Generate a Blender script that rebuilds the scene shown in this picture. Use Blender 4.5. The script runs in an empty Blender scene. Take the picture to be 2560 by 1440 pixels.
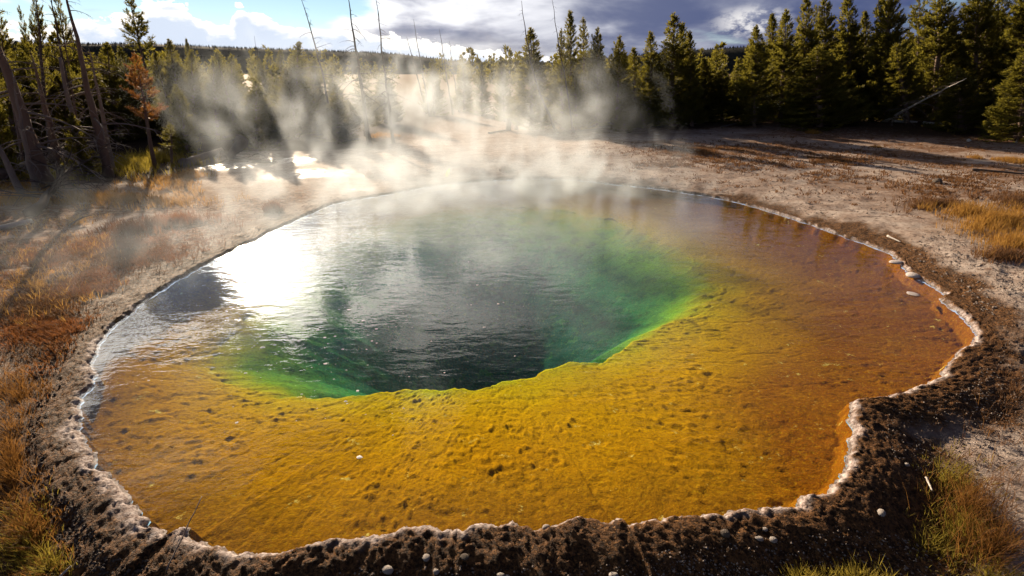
import bpy, math, random
import numpy as np
from mathutils import Vector, Matrix, Quaternion

random.seed(7)
rng = np.random.default_rng(7)
R = math.radians
sc = bpy.context.scene
col = sc.collection

# ------------------------------------------------------------------ camera
CAM_H = 1.9
PITCH = R(22.7)
F = 1280.0                      # focal length in pixels of the 2560-wide photograph
cd = bpy.data.cameras.new('camera')
cam = bpy.data.objects.new('camera', cd)
col.objects.link(cam)
cam.location = (0, 0, CAM_H)
cam.rotation_euler = (R(90) - PITCH, 0, 0)
cd.sensor_width = 36
cd.lens = 36 * F / 2560
cd.clip_start = 0.05
cd.clip_end = 20000
sc.camera = cam

# ------------------------------------------------------------------ light
SUN_EL, SUN_AZ = R(17.0), R(-29.0)      # azimuth from +Y, negative = to the left
SUN = Vector((math.sin(SUN_AZ) * math.cos(SUN_EL), math.cos(SUN_AZ) * math.cos(SUN_EL), math.sin(SUN_EL)))
sl = bpy.data.lights.new('sun', 'SUN')
sl.energy = 5.0
sl.angle = R(0.6)
sl.color = (1.0, 0.80, 0.57)
so = bpy.data.objects.new('sun', sl)
col.objects.link(so)
so.rotation_euler = SUN.to_track_quat('Z', 'Y').to_euler()

sc.view_settings.view_transform = 'Standard'
sc.view_settings.look = 'None'
sc.view_settings.exposure = 1.15
sc.view_settings.gamma = 1.0
sc.view_settings.use_curve_mapping = False

sc.render.engine = 'CYCLES'
cy = sc.cycles
cy.use_denoising = True
try:
    cy.denoiser = 'OPENIMAGEDENOISE'
    cy.denoising_input_passes = 'RGB_ALBEDO_NORMAL'
except Exception:
    pass
cy.use_adaptive_sampling = True
cy.adaptive_threshold = 0.025
cy.max_bounces = 6
cy.diffuse_bounces = 3
cy.glossy_bounces = 2
cy.transmission_bounces = 3
cy.transparent_max_bounces = 96
cy.volume_bounces = 1
cy.volume_step_rate = 2.5
cy.volume_max_steps = 256
cy.sample_clamp_indirect = 6
cy.caustics_reflective = False
cy.caustics_refractive = False


# ------------------------------------------------------------------ node helper
class NT:
    def __init__(self, nt):
        self.nt = nt
        nt.nodes.clear()

    def n(self, typ, ins=None, **props):
        nd = self.nt.nodes.new(typ)
        for k, v in props.items():
            setattr(nd, k, v)
        for k, v in (ins or {}).items():
            self.set(nd.inputs[k], v)
        return nd

    def set(self, sock, v):
        if hasattr(v, 'is_output'):
            self.nt.links.new(v, sock)
        elif hasattr(v, 'outputs'):
            self.nt.links.new(v.outputs[0], sock)
        else:
            if isinstance(v, (tuple, list)) and len(v) == 3 and sock.type == 'RGBA':
                v = (*v, 1)
            sock.default_value = v

    def m(self, op, a, b=0.0, c=None, clamp=False):
        nd = self.n('ShaderNodeMath', {0: a, 1: b}, operation=op, use_clamp=clamp)
        if c is not None:
            self.set(nd.inputs[2], c)
        return nd.outputs[0]

    def v(self, op, a, b=None, scale=None):
        nd = self.n('ShaderNodeVectorMath', {0: a}, operation=op)
        if b is not None:
            self.set(nd.inputs[1], b)
        if scale is not None:
            self.set(nd.inputs['Scale'], scale)
        return nd.outputs['Value'] if op in ('LENGTH', 'DOT_PRODUCT', 'DISTANCE') else nd.outputs[0]

    def mix(self, f, a, b, blend='MIX'):
        nd = self.n('ShaderNodeMix', data_type='RGBA', blend_type=blend)
        self.set(nd.inputs[0], f)
        self.set(nd.inputs[6], a)
        self.set(nd.inputs[7], b)
        return nd.outputs[2]

    def noise(self, vec, scale, detail=4, rough=0.55, dist=0.0):
        return self.n('ShaderNodeTexNoise', {'Vector': vec, 'Scale': scale, 'Detail': detail, 'Roughness': rough, 'Distortion': dist}).outputs[0]

    def mapr(self, x, a, b, c=0.0, d=1.0, smooth=True):
        return self.n('ShaderNodeMapRange', {0: x, 1: a, 2: b, 3: c, 4: d}, interpolation_type='SMOOTHSTEP' if smooth else 'LINEAR').outputs[0]

    def ramp(self, f, stops, interp='LINEAR'):
        nd = self.n('ShaderNodeValToRGB', {0: f})
        cr = nd.color_ramp
        cr.interpolation = interp
        while len(cr.elements) < len(stops):
            cr.elements.new(0.5)
        for e, (p, c) in zip(cr.elements, stops):
            e.position = p
            e.color = (*c, 1) if len(c) == 3 else c
        return nd.outputs[0]

    def attr(self, name):
        return self.n('ShaderNodeAttribute', attribute_name=name)


def material(name):
    m = bpy.data.materials.new(name)
    m.use_nodes = True
    return m, NT(m.node_tree)


# ------------------------------------------------------------------ world: clear sky with broken cloud
w = bpy.data.worlds.new('World')
sc.world = w
w.use_nodes = True
g = NT(w.node_tree)
tc = g.n('ShaderNodeTexCoord').outputs['Generated']
sky = g.n('ShaderNodeTexSky', sky_type='NISHITA', sun_disc=False, sun_elevation=SUN_EL, sun_rotation=SUN_AZ, altitude=2200.0, air_density=1.0, dust_density=0.05, ozone_density=1.2)
sep = g.n('ShaderNodeSeparateXYZ', {0: tc})
X, Y, Z = sep.outputs
az = g.m('ARCTAN2', X, Y)
el = g.m('ARCSINE', Z)
sdot = g.v('DOT_PRODUCT', tc, tuple(SUN))
sang = g.m('ARCCOSINE', g.m('MINIMUM', sdot, 0.99999))        # angle from the sun
zz = g.m('ADD', g.m('MAXIMUM', Z, 0.0), 0.24)
puv = g.n('ShaderNodeCombineXYZ', {0: g.m('DIVIDE', X, zz), 1: g.m('DIVIDE', Y, zz), 2: 0.0}).outputs[0]
deck = g.noise(g.v('ADD', puv, (3.4, 1.2, 0.0)), 1.05, 7, 0.54, 0.3)          # cloud deck overhead
brk = g.noise(g.v('ADD', puv, (6.84, -7.44, 3.03)), 2.9, 7, 0.55, 0.5)                 # torn edges of the deck
thick = g.noise(g.v('ADD', puv, (-2.2, 5.7, 3.0)), 1.7, 6, 0.52, 0.2)
ang = g.n('ShaderNodeCombineXYZ', {0: az, 1: g.m('MULTIPLY', el, 1.9), 2: 0.4}).outputs[0]
puff = g.noise(ang, 34.0, 6, 0.60)                                   # cumulus billows near the horizon
# overcast bank to the right of the sun, thinning to the left
bank = g.mapr(az, R(-24), R(2), 0.0, 1.0)
cov_deck = g.mapr(g.m('ADD', g.m('ADD', deck, g.mapr(el, R(22), R(42), 0.0, 0.22)), g.m('MULTIPLY_ADD', bank, 0.27, -0.07)), 0.47, 0.60)  # extra cover added overhead, out of view, to darken the pool's reflection
# cumulus heads low on the left: crest height as a function of azimuth
crest = g.n('ShaderNodeFloatCurve', {1: g.mapr(az, R(-60), R(20), 0.0, 1.0, False)})
cv = crest.mapping.curves[0]
pts = [(0.0, 0.35), (0.12, 0.42), (0.24, 0.50), (0.29, 0.58), (0.337, 0.70), (0.366, 0.86), (0.394, 0.70), (0.42, 0.60), (0.434, 0.84), (0.45, 0.82), (0.484, 0.62), (0.541, 0.58), (0.61, 0.50), (0.70, 0.36), (0.80, 0.20), (1.0, 0.10)]
while len(cv.points) < len(pts):
    cv.points.new(0.5, 0.5)
for p, (a, b) in zip(cv.points, pts):
    p.location = (a, b)
crest.mapping.update()
crest_el = g.m('MULTIPLY', crest.outputs[0], R(6.6))
hgt = g.m('SUBTRACT', g.m('ADD', crest_el, g.m('MULTIPLY', g.m('SUBTRACT', puff, 0.5), R(3.4))), el)     # >0 inside the cumulus
cum = g.mapr(hgt, R(-0.06), R(0.12))
inner = g.mapr(g.m('ADD', hgt, g.m('MULTIPLY', g.m('SUBTRACT', thick, 0.5), R(2.0))), R(0.1), R(1.5))
# cloud light: white and silver-lined near the sun, slate away from it
lit = g.m('POWER', g.mapr(sang, R(64), R(14), 0.0, 1.0, False), 1.7)
thin = g.mapr(thick, 0.36, 0.68)
deck_light = g.m('ADD', g.m('MULTIPLY', lit, g.m('MULTIPLY_ADD', thin, 1.25, 0.28)), g.m('MULTIPLY', g.m('POWER', thin, 2.5), 0.16))
deck_col = g.mix(deck_light, (0.030, 0.042, 0.10), (0.50, 0.50, 0.52))
g.nt.nodes[-1].clamp_factor = False
cum_col = g.mix(inner, (0.62, 0.59, 0.55), (0.33, 0.37, 0.44))
# bright break in the bank, and the pale strip of sky under it near the ridge
gap = g.m('MULTIPLY', g.mapr(g.v('LENGTH', g.v('MULTIPLY', g.v('SUBTRACT', ang, (R(22.6), R(4.4) * 1.9, 0.4)), (13.0, 17.0, 0.0))), 0.2, 1.0, 1.0, 0.0), g.mapr(puff, 0.42, 0.62))
deck_col = g.mix(gap, deck_col, (0.40, 0.39, 0.39))
low = g.m('MULTIPLY', g.mapr(el, R(4.2), R(0.8)), g.mapr(g.m('ADD', az, g.m('MULTIPLY', g.m('SUBTRACT', puff, 0.5), 0.35)), R(12), R(-12)))
deck_col = g.mix(low, deck_col, (0.48, 0.46, 0.43))
deck_col = g.v('SCALE', deck_col, scale=g.mapr(el, R(18), R(40), 1.0, 0.28))          # unseen overhead cloud dimmed so the pool reflects less of it
ccol = g.mix(cum, deck_col, cum_col)
cover = g.m('MAXIMUM', g.m('MAXIMUM', g.m('MAXIMUM', cov_deck, cum), low), g.m('MULTIPLY', g.mapr(brk, 0.47, 0.55), g.mapr(el, R(8), R(14))))
# aureole: sunlight scattered forward by the thin cloud round the sun
sp = g.m('MAXIMUM', sdot, 0.0)
over = g.m('MULTIPLY', g.m('MULTIPLY', g.mapr(el, R(7), R(14)), g.mapr(el, R(40), R(27), 0.12, 1.0)), g.m('SUBTRACT', 1.0, cum))          # the thin deck stands above the cumulus
glow = g.m('ADD', g.m('MULTIPLY', g.m('POWER', sp, 380.0), 10.0), g.m('MULTIPLY', over, g.m('ADD', g.m('MULTIPLY', g.m('POWER', sp, 26.0), 1.7), g.m('MULTIPLY', g.m('POWER', sp, 7.0), 0.9))))
gcol = g.mix(1.0, ccol, g.v('SCALE', (1.0, 0.93, 0.82), scale=g.m('MULTIPLY', glow, g.m('MULTIPLY_ADD', g.mapr(brk, 0.47, 0.55), 1.2, 0.06))), 'ADD')
b1 = g.n('ShaderNodeBackground', {0: sky, 1: 0.05})
b2 = g.n('ShaderNodeBackground', {0: gcol, 1: 1.0})
g.n('ShaderNodeOutputWorld', {0: g.n('ShaderNodeMixShader', {0: cover, 1: b1, 2: b2})})


# ------------------------------------------------------------------ geometry helpers
CP, SP = math.cos(PITCH), math.sin(PITCH)


def ray(px, py):
    x, y = (px - 1280) / F, (720 - py) / F
    return x, CP + y * SP, -SP + y * CP


def ground_at(px, py, z=0.0):           # where a line of sight meets the level z
    dx, dy, dz = ray(px, py)
    s = (z - CAM_H) / dz
    return dx * s, dy * s


def at_depth(px, py, Yw):               # the point on a line of sight at distance Yw ahead
    dx, dy, dz = ray(px, py)
    s = Yw / dy
    return Vector((dx * s, Yw, CAM_H + dz * s))


def x_on_ground(px, Yw):
    return (px - 1280) / F * (Yw * CP + CAM_H * SP)


def _hash(ix, iy, iz, seed):
    h = (ix.astype(np.int64) * 374761393 + iy.astype(np.int64) * 668265263 + iz.astype(np.int64) * 2147483647 + seed * 1274126177) & 0xFFFFFFFF
    h = ((h ^ (h >> 13)) * 1274126177) & 0xFFFFFFFF
    h = ((h ^ (h >> 16)) * 2246822519) & 0xFFFFFFFF
    return ((h ^ (h >> 15)) & 0xFFFF) / 65535.0


def vnoise(x, y, z=None, seed=0):
    z = np.zeros_like(x) if z is None else z
    ix, iy, iz = np.floor(x), np.floor(y), np.floor(z)
    fx, fy, fz = x - ix, y - iy, z - iz
    ux, uy, uz = fx * fx * (3 - 2 * fx), fy * fy * (3 - 2 * fy), fz * fz * (3 - 2 * fz)
    out = 0
    flat = not np.any(z)
    for a in (0, 1):
        for b in (0, 1):
            for c in ((0,) if flat else (0, 1)):
                wgt = (ux if a else 1 - ux) * (uy if b else 1 - uy) * (1 if flat else (uz if c else 1 - uz))
                out = out + wgt * _hash(ix + a, iy + b, iz + c, seed)
    return out


def fbm(x, y, z=None, octaves=4, seed=0, gain=0.5):
    amp, tot, s = 1.0, 0.0, 0.0
    k = 1.0
    for o in range(octaves):
        s = s + amp * vnoise(x * k, y * k, None if z is None else z * k, seed + o * 17)
        tot += amp
        amp *= gain
        k *= 2.03
    return s / tot          # 0..1


def sstep(a, b, x):
    t = np.clip((x - a) / (b - a), 0, 1)
    return t * t * (3 - 2 * t)


def mesh_np(name, verts, faces, mats=None, smooth=True, attrs=None):
    verts = np.asarray(verts, dtype=np.float32)
    me = bpy.data.meshes.new(name)
    groups = faces if isinstance(faces, (list, tuple)) else [faces]
    groups = [np.asarray(f, dtype=np.int32) for f in groups if len(f)]
    loops = np.concatenate([f.ravel() for f in groups])
    sizes = np.concatenate([np.full(len(f), f.shape[1], dtype=np.int32) for f in groups])
    starts = np.concatenate([[0], np.cumsum(sizes)[:-1]]).astype(np.int32)
    me.vertices.add(len(verts))
    me.vertices.foreach_set('co', verts.ravel())
    me.loops.add(len(loops))
    me.loops.foreach_set('vertex_index', loops)
    me.polygons.add(len(sizes))
    me.polygons.foreach_set('loop_start', starts)
    me.polygons.foreach_set('loop_total', sizes)
    me.update(calc_edges=True)
    me.polygons.foreach_set('use_smooth', np.full(len(sizes), bool(smooth)))
    for k, a in (attrs or {}).items():
        at = me.attributes.new(k, 'FLOAT', 'POINT')
        at.data.foreach_set('value', np.asarray(a, dtype=np.float32))
    for m in (mats or []):
        me.materials.append(m)
    return me


def link(name, me, parent=None, loc=None, rot=None, scale=None, **props):
    o = bpy.data.objects.new(name, me)
    col.objects.link(o)
    if parent is not None:
        o.parent = parent
    if loc is not None:
        o.location = loc
    if rot is not None:
        o.rotation_mode = 'QUATERNION'
        o.rotation_quaternion = rot
    if scale is not None:
        o.scale = scale if hasattr(scale, '__len__') else (scale,) * 3
    for k, v in props.items():
        o[k] = v
    return o


def grid_faces(nr, nc, wrap):
    i = np.arange(nr - 1)[:, None] * nc
    j = np.arange(nc if wrap else nc - 1)[None, :]
    j2 = (j + 1) % nc
    return np.stack([i + j, i + j2, i + nc + j2, i + nc + j], -1).reshape(-1, 4)


def tube(pts, radii, sides=8, cap=True, wob=0.0, seed=0):
    pts = [Vector(p) for p in pts]
    n = len(pts)
    vs = []
    r_ = random.Random(seed)
    prev = None
    for i, p in enumerate(pts):
        t = (pts[min(i + 1, n - 1)] - pts[max(i - 1, 0)]).normalized()
        a = t.orthogonal() if prev is None else (prev - t * prev.dot(t))
        a.normalize()
        prev = a
        b = t.cross(a)
        for k in range(sides):
            th = 2 * math.pi * k / sides
            rr = radii[i] * (1 + wob * (r_.random() - 0.5))
            vs.append(p + a * (math.cos(th) * rr) + b * (math.sin(th) * rr))
    fs = grid_faces(n, sides, True)
    vs = np.array(vs)
    if cap:
        vs = np.vstack([vs, np.array(pts[0])[None], np.array(pts[-1])[None]])
        k = np.arange(sides)
        k2 = (k + 1) % sides
        c0 = np.stack([k2, k, np.full(sides, n * sides)], -1)
        c1 = np.stack([(n - 1) * sides + k, (n - 1) * sides + k2, np.full(sides, n * sides + 1)], -1)
        return vs, [fs, np.vstack([c0, c1])]
    return vs, [fs]


def join_geo(parts):
    V, Q, T, off = [], [], [], 0
    for vs, fl in parts:
        V.append(vs)
        for f in fl:
            (Q if f.shape[1] == 4 else T).append(f + off)
        off += len(vs)
    out = []
    if Q:
        out.append(np.vstack(Q))
    if T:
        out.append(np.vstack(T))
    return np.vstack(V), out


# ------------------------------------------------------------------ pool outline (shore) and vent edge
SHORE = [(205, 985), (203, 1030), (197, 1060), (215, 1100), (240, 1130), (238, 1160), (285, 1175), (290, 1200), (320, 1225), (345, 1260), (362, 1290), (378, 1306), (400, 1320), (440, 1324), (470, 1308), (482, 1335), (520, 1354), (548, 1352), (590, 1370), (640, 1380), (680, 1370), (740, 1362), (800, 1350), (850, 1338), (920, 1335), (965, 1325), (1010, 1312), (1040, 1305), (1090, 1308), (1130, 1312), (1180, 1303), (1230, 1303), (1290, 1300), (1330, 1310), (1390, 1305), (1430, 1285), (1480, 1288), (1520, 1293), (1550, 1290), (1565, 1306), (1620, 1295), (1680, 1290), (1740, 1280), (1760, 1270), (1800, 1284), (1850, 1262), (1920, 1262), (1990, 1256), (2012, 1232), (2060, 1218), (2090, 1190), (2120, 1160), (2124, 1120), (2130, 1080), (2124, 1040), (2120, 1000), (2140, 990), (2200, 990), (2250, 975), (2300, 960), (2340, 940), (2370, 902), (2400, 870), (2436, 850), (2440, 830), (2415, 795), (2380, 765), (2348, 742), (2362, 733), (2340, 715), (2290, 690), (2265, 674), (2250, 650), (2215, 625), (2150, 602), (2080, 578), (2000, 550), (1920, 525), (1850, 505), (1780, 490), (1700, 478), (1620, 467), (1540, 460), (1480, 452), (1420, 447), (1350, 445), (1280, 447), (1200, 451), (1120, 458), (1060, 466), (1000, 478), (930, 490), (880, 498), (830, 508), (790, 525), (740, 548), (690, 570), (640, 598), (580, 625), (520, 655), (470, 682), (430, 705), (390, 732), (350, 760), (320, 785), (290, 805), (270, 830), (250, 855), (240, 880), (232, 905), (240, 930), (228, 958)]
VENT = [(1130, 974), (1190, 971), (1260, 956), (1330, 946), (1370, 926), (1420, 906), (1490, 904), (1530, 886), (1570, 856), (1640, 826), (1700, 800), (1750, 760), (1765, 720), (1740, 675), (1690, 635), (1630, 600), (1540, 560), (1400, 530), (1200, 522), (1000, 545), (880, 590), (790, 650), (690, 740), (620, 810), (560, 870), (540, 920), (600, 960), (720, 990), (880, 995), (1000, 980)]
CX, CY = ground_at(1230, 720)


def polar(pts, z):
    q = np.array([ground_at(px, py, z) for px, py in pts])
    th = np.arctan2(q[:, 1] - CY, q[:, 0] - CX)
    r = np.hypot(q[:, 0] - CX, q[:, 1] - CY)
    o = np.argsort(th)
    th, r = th[o], r[o]
    th = np.concatenate([th[-3:] - 2 * np.pi, th, th[:3] + 2 * np.pi])
    r = np.concatenate([r[-3:], r, r[:3]])
    return th, r


sh_th, sh_r = polar(SHORE, 0.01)
ve_th, ve_r = polar(VENT, -0.35)


def shore_r(th, crust=True):
    r = np.interp(th, sh_th, sh_r)
    if crust:       # scalloped sinter edge
        x, y = CX + r * np.cos(th), CY + r * np.sin(th)
        r = r + (fbm(x * 9, y * 9, octaves=5, seed=3, gain=0.70) - 0.5) * 0.075 + (vnoise(x * 45, y * 45, seed=8) - 0.5) * 0.018
    return r


def vent_r(th):
    r = np.interp(th, ve_th, ve_r)
    x, y = CX + r * np.cos(th), CY + r * np.sin(th)
    return r * (1 + (fbm(x * 4, y * 4, octaves=3, seed=31) - 0.5) * 0.12 + (fbm(x * 13, y * 13, octaves=3, seed=33) - 0.5) * 0.05)


def ground_z(x, y, d=None, fine=True):
    """height of the bank; d = distance outside the shore"""
    x, y = np.asarray(x, float), np.asarray(y, float)
    if d is None:
        th = np.arctan2(y - CY, x - CX)
        d = np.hypot(x - CX, y - CY) - shore_r(th)
    near = sstep(3.6, 1.6, y) * sstep(-4.0, -1.2, x + 0.6)          # rim stands above the ground on the camera's side
    near = np.maximum(near, 0.35 * sstep(6, 3, y))
    right = sstep(0.5, 3.0, x) * sstep(2.5, 4.5, y)
    z = -0.015 + 0.036 * sstep(0.0, 0.04, d)
    z = z - near * 0.12 * sstep(0.05, 0.50, d) + near * 0.05 * sstep(0.5, 1.6, d)
    z = z + right * 0.10 * sstep(0.03, 0.55, d) + right * 0.07 * sstep(0.5, 3.5, d)
    z = z + (fbm(x * 0.55, y * 0.55, octaves=3, seed=40) - 0.45) * 0.12 * sstep(0.4, 3.0, d)
    z = z + (fbm(x * 0.12, y * 0.12, octaves=2, seed=41) - 0.45) * 0.55 * sstep(6.0, 16.0, d)
    if fine:
        band = sstep(0.55, 0.15, d)
        lumps = fbm(x * 48, y * 48, octaves=3, seed=50, gain=0.8)
        z = z + (lumps - 0.5) * (0.008 + 0.009 * band * sstep(0.0, 0.08, d) + 0.014 * sstep(0.09, 0.0, d)) * sstep(60, 6, d)
        lump2 = fbm(x * 5, y * 5, octaves=2, seed=57)
        z = z + (lump2 - 0.5) * 0.030 * sstep(0.05, 0.3, d) * sstep(40, 5, d)
        fine_l = fbm(x * 70, y * 70, octaves=2, seed=61)
        z = z + (fine_l - 0.5) * 0.018 * sstep(3.5, 0.5, d) + (fbm(x * 11, y * 11, octaves=2, seed=64) - 0.5) * 0.012 * band
    return z


# shore sampled with a step that grows with distance from the viewer
tt = np.linspace(-np.pi, np.pi, 60001)[:-1]
rr0 = np.interp(tt, sh_th, sh_r)
sx, sy = CX + rr0 * np.cos(tt), CY + rr0 * np.sin(tt)
seg = np.hypot(np.diff(np.append(sx, sx[0])), np.diff(np.append(sy, sy[0])))
dist = np.sqrt(sx ** 2 + sy ** 2 + CAM_H ** 2)
cum_l = np.concatenate([[0], np.cumsum(seg / (dist * 0.0042))])
NTH = int(cum_l[-1])
TH = np.interp(np.linspace(0, cum_l[-1], NTH, endpoint=False), cum_l, np.append(tt, np.pi))
RS = shore_r(TH)
cosT, sinT = np.cos(TH), np.sin(TH)

# --- ground sheet, from the waterline out to the horizon
ds = [0.0]
while ds[-1] < 55:
    ds.append(ds[-1] + 0.0075 + 0.024 * ds[-1])
while ds[-1] < 9000:
    ds.append(ds[-1] * 1.45)
D = np.array(ds)[:, None] * np.ones(NTH)[None, :]
GX = CX + (RS[None, :] + D) * cosT[None, :]
GY = CY + (RS[None, :] + D) * sinT[None, :]
GZ = ground_z(GX, GY, D)
gv = np.stack([GX, GY, GZ], -1).reshape(-1, 3)

gx, gy, gd = GX.ravel(), GY.ravel(), D.ravel()
left = sstep(1.0, -2.2, gx)
rightw = sstep(0.5, 2.5, gx)
nearw = sstep(3.4, 2.0, gy)
wid = 0.30 + 0.34 * nearw + 0.40 * left * sstep(8, 4, gy) - 0.12 * sstep(5, 8, gy) + (fbm(gx * 1.6, gy * 1.6, octaves=3, seed=70) - 0.5) * 0.5
moss = sstep(wid + 0.14, wid - 0.10, gd + (fbm(gx * 9, gy * 9, octaves=3, seed=71) - 0.5) * 0.25)
moss = moss * (1 - 0.75 * sstep(6.5, 8.5, gy) * left)
cw = np.clip(0.75 + 2.6 * (fbm(gx * 3.1, gy * 3.1, octaves=3, seed=79) - 0.42), 0.45, 2.0) * (1 + 0.5 * sstep(-0.3, -1.2, gx) * sstep(4.0, 2.5, gy))
crust = sstep((0.060 - 0.025 * sstep(3.0, 5.0, gy)) * cw + 0.006, 0.010 * cw, gd + (fbm(gx * 22, gy * 22, octaves=2, seed=72) - 0.5) * 0.06)
vn = fbm(gx * 0.55, gy * 0.9, octaves=4, seed=73)
veg_left = left * sstep(0.33, 0.50, vn + 0.14 * sstep(6.0, 3.5, gy)) * sstep(0.3, 0.9, gd) * sstep(9.5, 7.0, gy - 0.25 * gx - 2)
veg_right = rightw * sstep(0.53, 0.70, vn) * 0.75 * sstep(0.8, 2.5, gd)
forest = sstep(15, 19, np.hypot(gx, gy) + (vn - 0.5) * 6) * (1 - 0.8 * sstep(-3, 0, gx) * sstep(5, 2, gx))
veg = np.clip(veg_left + veg_right + forest, 0, 1)


def blob(px, py, rx, ry):
    a, b = ground_at(px, py)
    a1, _ = ground_at(px + rx, py)
    _, b1 = ground_at(px, py - ry)
    return np.exp(-(((gx - a) / (a1 - a)) ** 2 + ((gy - b) / (b1 - b)) ** 2))


wet = np.clip(blob(690, 400, 130, 16) * 1.1 + blob(790, 440, 120, 13) * 0.9 + blob(560, 420, 70, 8) + blob(880, 480, 60, 9) * 0.8 + blob(620, 385, 70, 7), 0, 1)
wet = wet * sstep(0.32, 0.55, fbm(gx * 1.3, gy * 1.3, octaves=4, seed=75) + 0.1)
duff = np.clip(sstep(9.0, 10.2, gy - 0.12 * (gx + 9) + (vn - 0.5) * 2.0) * sstep(-5.6, -7.0, gx + (vn - 0.5) * 1.5) + sstep(13.4, 14.6, gy + (vn - 0.5) * 2) * sstep(-2.6, -4.0, gx) + sstep(17.0, 18.2, gy + (vn - 0.5) * 2.5) * sstep(1.0, 2.5, gx) + sstep(14.6, 15.6, gy + (vn - 0.5) * 2.0) * sstep(9.5, 12.0, gx), 0, 1) * sstep(60, 34, np.hypot(gx, gy))  # forest floor coloured dark where the trees' deep shade lies
gold = np.clip(blob(400, 490, 170, 18) + blob(90, 500, 120, 14) + blob(300, 430, 220, 16) + blob(2470, 590, 150, 34) * 0.7, 0, 1) * sstep(0.36, 0.54, fbm(gx * 1.8, gy * 1.8, octaves=4, seed=78))

gm, q = material('sinter_ground')
P = q.n('ShaderNodeNewGeometry').outputs['Position']
n1 = q.noise(P, 3.2, 6, 0.6)
n2 = q.noise(P, 22.0, 6, 0.62)
n3 = q.noise(P, 120.0, 4, 0.6)
n4 = q.noise(q.v('MULTIPLY', P, (1.0, 1.6, 1.0)), 7.5, 6, 0.65)
n6 = q.noise(P, 75.0, 5, 0.68)
pale = q.mix(q.mapr(n1, 0.35, 0.65), (0.34, 0.255, 0.205), (0.49, 0.405, 0.345))
pale = q.mix(q.mapr(n2, 0.52, 0.66), pale, (0.17, 0.125, 0.10))
pale = q.mix(q.m('MULTIPLY', q.mapr(n4, 0.55, 0.68), 0.8), pale, (0.20, 0.115, 0.075))
vegc = q.mix(q.mapr(n2, 0.38, 0.62), (0.085, 0.042, 0.022), (0.27, 0.145, 0.080))
vegc = q.mix(q.mapr(n3, 0.60, 0.72), vegc, (0.38, 0.28, 0.21))
c = q.mix(q.m('MULTIPLY', q.attr('veg').outputs['Fac'], q.mapr(n4, 0.30, 0.52)), pale, vegc)
goldc = q.mix(n2, (0.20, 0.10, 0.03), (0.34, 0.19, 0.06))
c = q.mix(q.m('MULTIPLY', q.attr('gold').outputs['Fac'], 0.8), c, goldc)
c = q.mix(q.m('MULTIPLY', q.attr('duff').outputs['Fac'], 0.92), c, q.mix(n2, (0.018, 0.012, 0.008), (0.070, 0.042, 0.024)))
mossc = q.mix(q.mapr(q.m('MULTIPLY_ADD', n2, 0.35, q.m('MULTIPLY', n6, 0.65)), 0.42, 0.60), (0.036, 0.019, 0.010), (0.17, 0.080, 0.030))
mossc = q.mix(q.mapr(q.noise(P, 64.0, 4, 0.65), 0.56, 0.66), mossc, (0.28, 0.135, 0.045))
mossc = q.mix(q.mapr(q.noise(P, 190.0, 3, 0.6), 0.66, 0.74), mossc, (0.30, 0.25, 0.21))
c = q.mix(q.attr('moss').outputs['Fac'], c, mossc)
crc = q.mix(q.mapr(q.noise(P, 40.0, 5, 0.65), 0.38, 0.62), (0.24, 0.18, 0.16), (0.55, 0.47, 0.44))
c = q.mix(q.attr('crust').outputs['Fac'], c, crc)
wetf = q.attr('wet').outputs['Fac']
c = q.mix(q.m('MULTIPLY', wetf, 0.75), c, (0.20, 0.145, 0.11))
far = q.mapr(q.v('LENGTH', P), 40.0, 70.0)
c = q.mix(far, c, q.mix(n1, (0.13, 0.085, 0.045), (0.22, 0.145, 0.075)))
rough = q.m('SUBTRACT', 0.85, q.m('MULTIPLY', q.attr('moss').outputs['Fac'], 0.20))
rough = q.m('SUBTRACT', rough, q.m('MULTIPLY', wetf, q.m('MULTIPLY', 0.62, q.mapr(n4, 0.40, 0.55))), clamp=True)
hb = q.m('ADD', q.m('MULTIPLY_ADD', n2, 0.35, q.m('MULTIPLY', n6, 0.55)), q.m('ADD', q.m('MULTIPLY', n3, 0.3), q.m('MULTIPLY', q.noise(P, 320.0, 3, 0.6), 0.10)))
bump = q.n('ShaderNodeBump', {'Strength': q.m('SUBTRACT', 0.85, q.m('MULTIPLY', wetf, 0.55)), 'Distance': 0.03, 'Height': hb})
bs = q.n('ShaderNodeBsdfPrincipled', {'Base Color': c, 'Roughness': rough, 'Normal': bump, 'Specular IOR Level': q.m('ADD', 0.04, q.m('MULTIPLY', q.m('MAXIMUM', wetf, q.m('MULTIPLY', q.attr('moss').outputs['Fac'], 0.10)), 0.4))})
q.n('ShaderNodeOutputMaterial', {0: bs})
ground = link('ground', mesh_np('ground', gv, grid_faces(len(ds), NTH, True), [gm], attrs=dict(moss=moss, crust=crust, veg=veg, wet=wet, gold=gold, duff=duff)), kind='structure')

# --- pool bed: shallow bacterial shelf and the deep vent
RS0 = np.interp(TH, sh_th, sh_r)            # shore without its scallops
RV = np.minimum(vent_r(TH), RS0 * 0.86)
RV0 = np.minimum(np.interp(TH, ve_th, ve_r), RS0 * 0.86)
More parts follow.
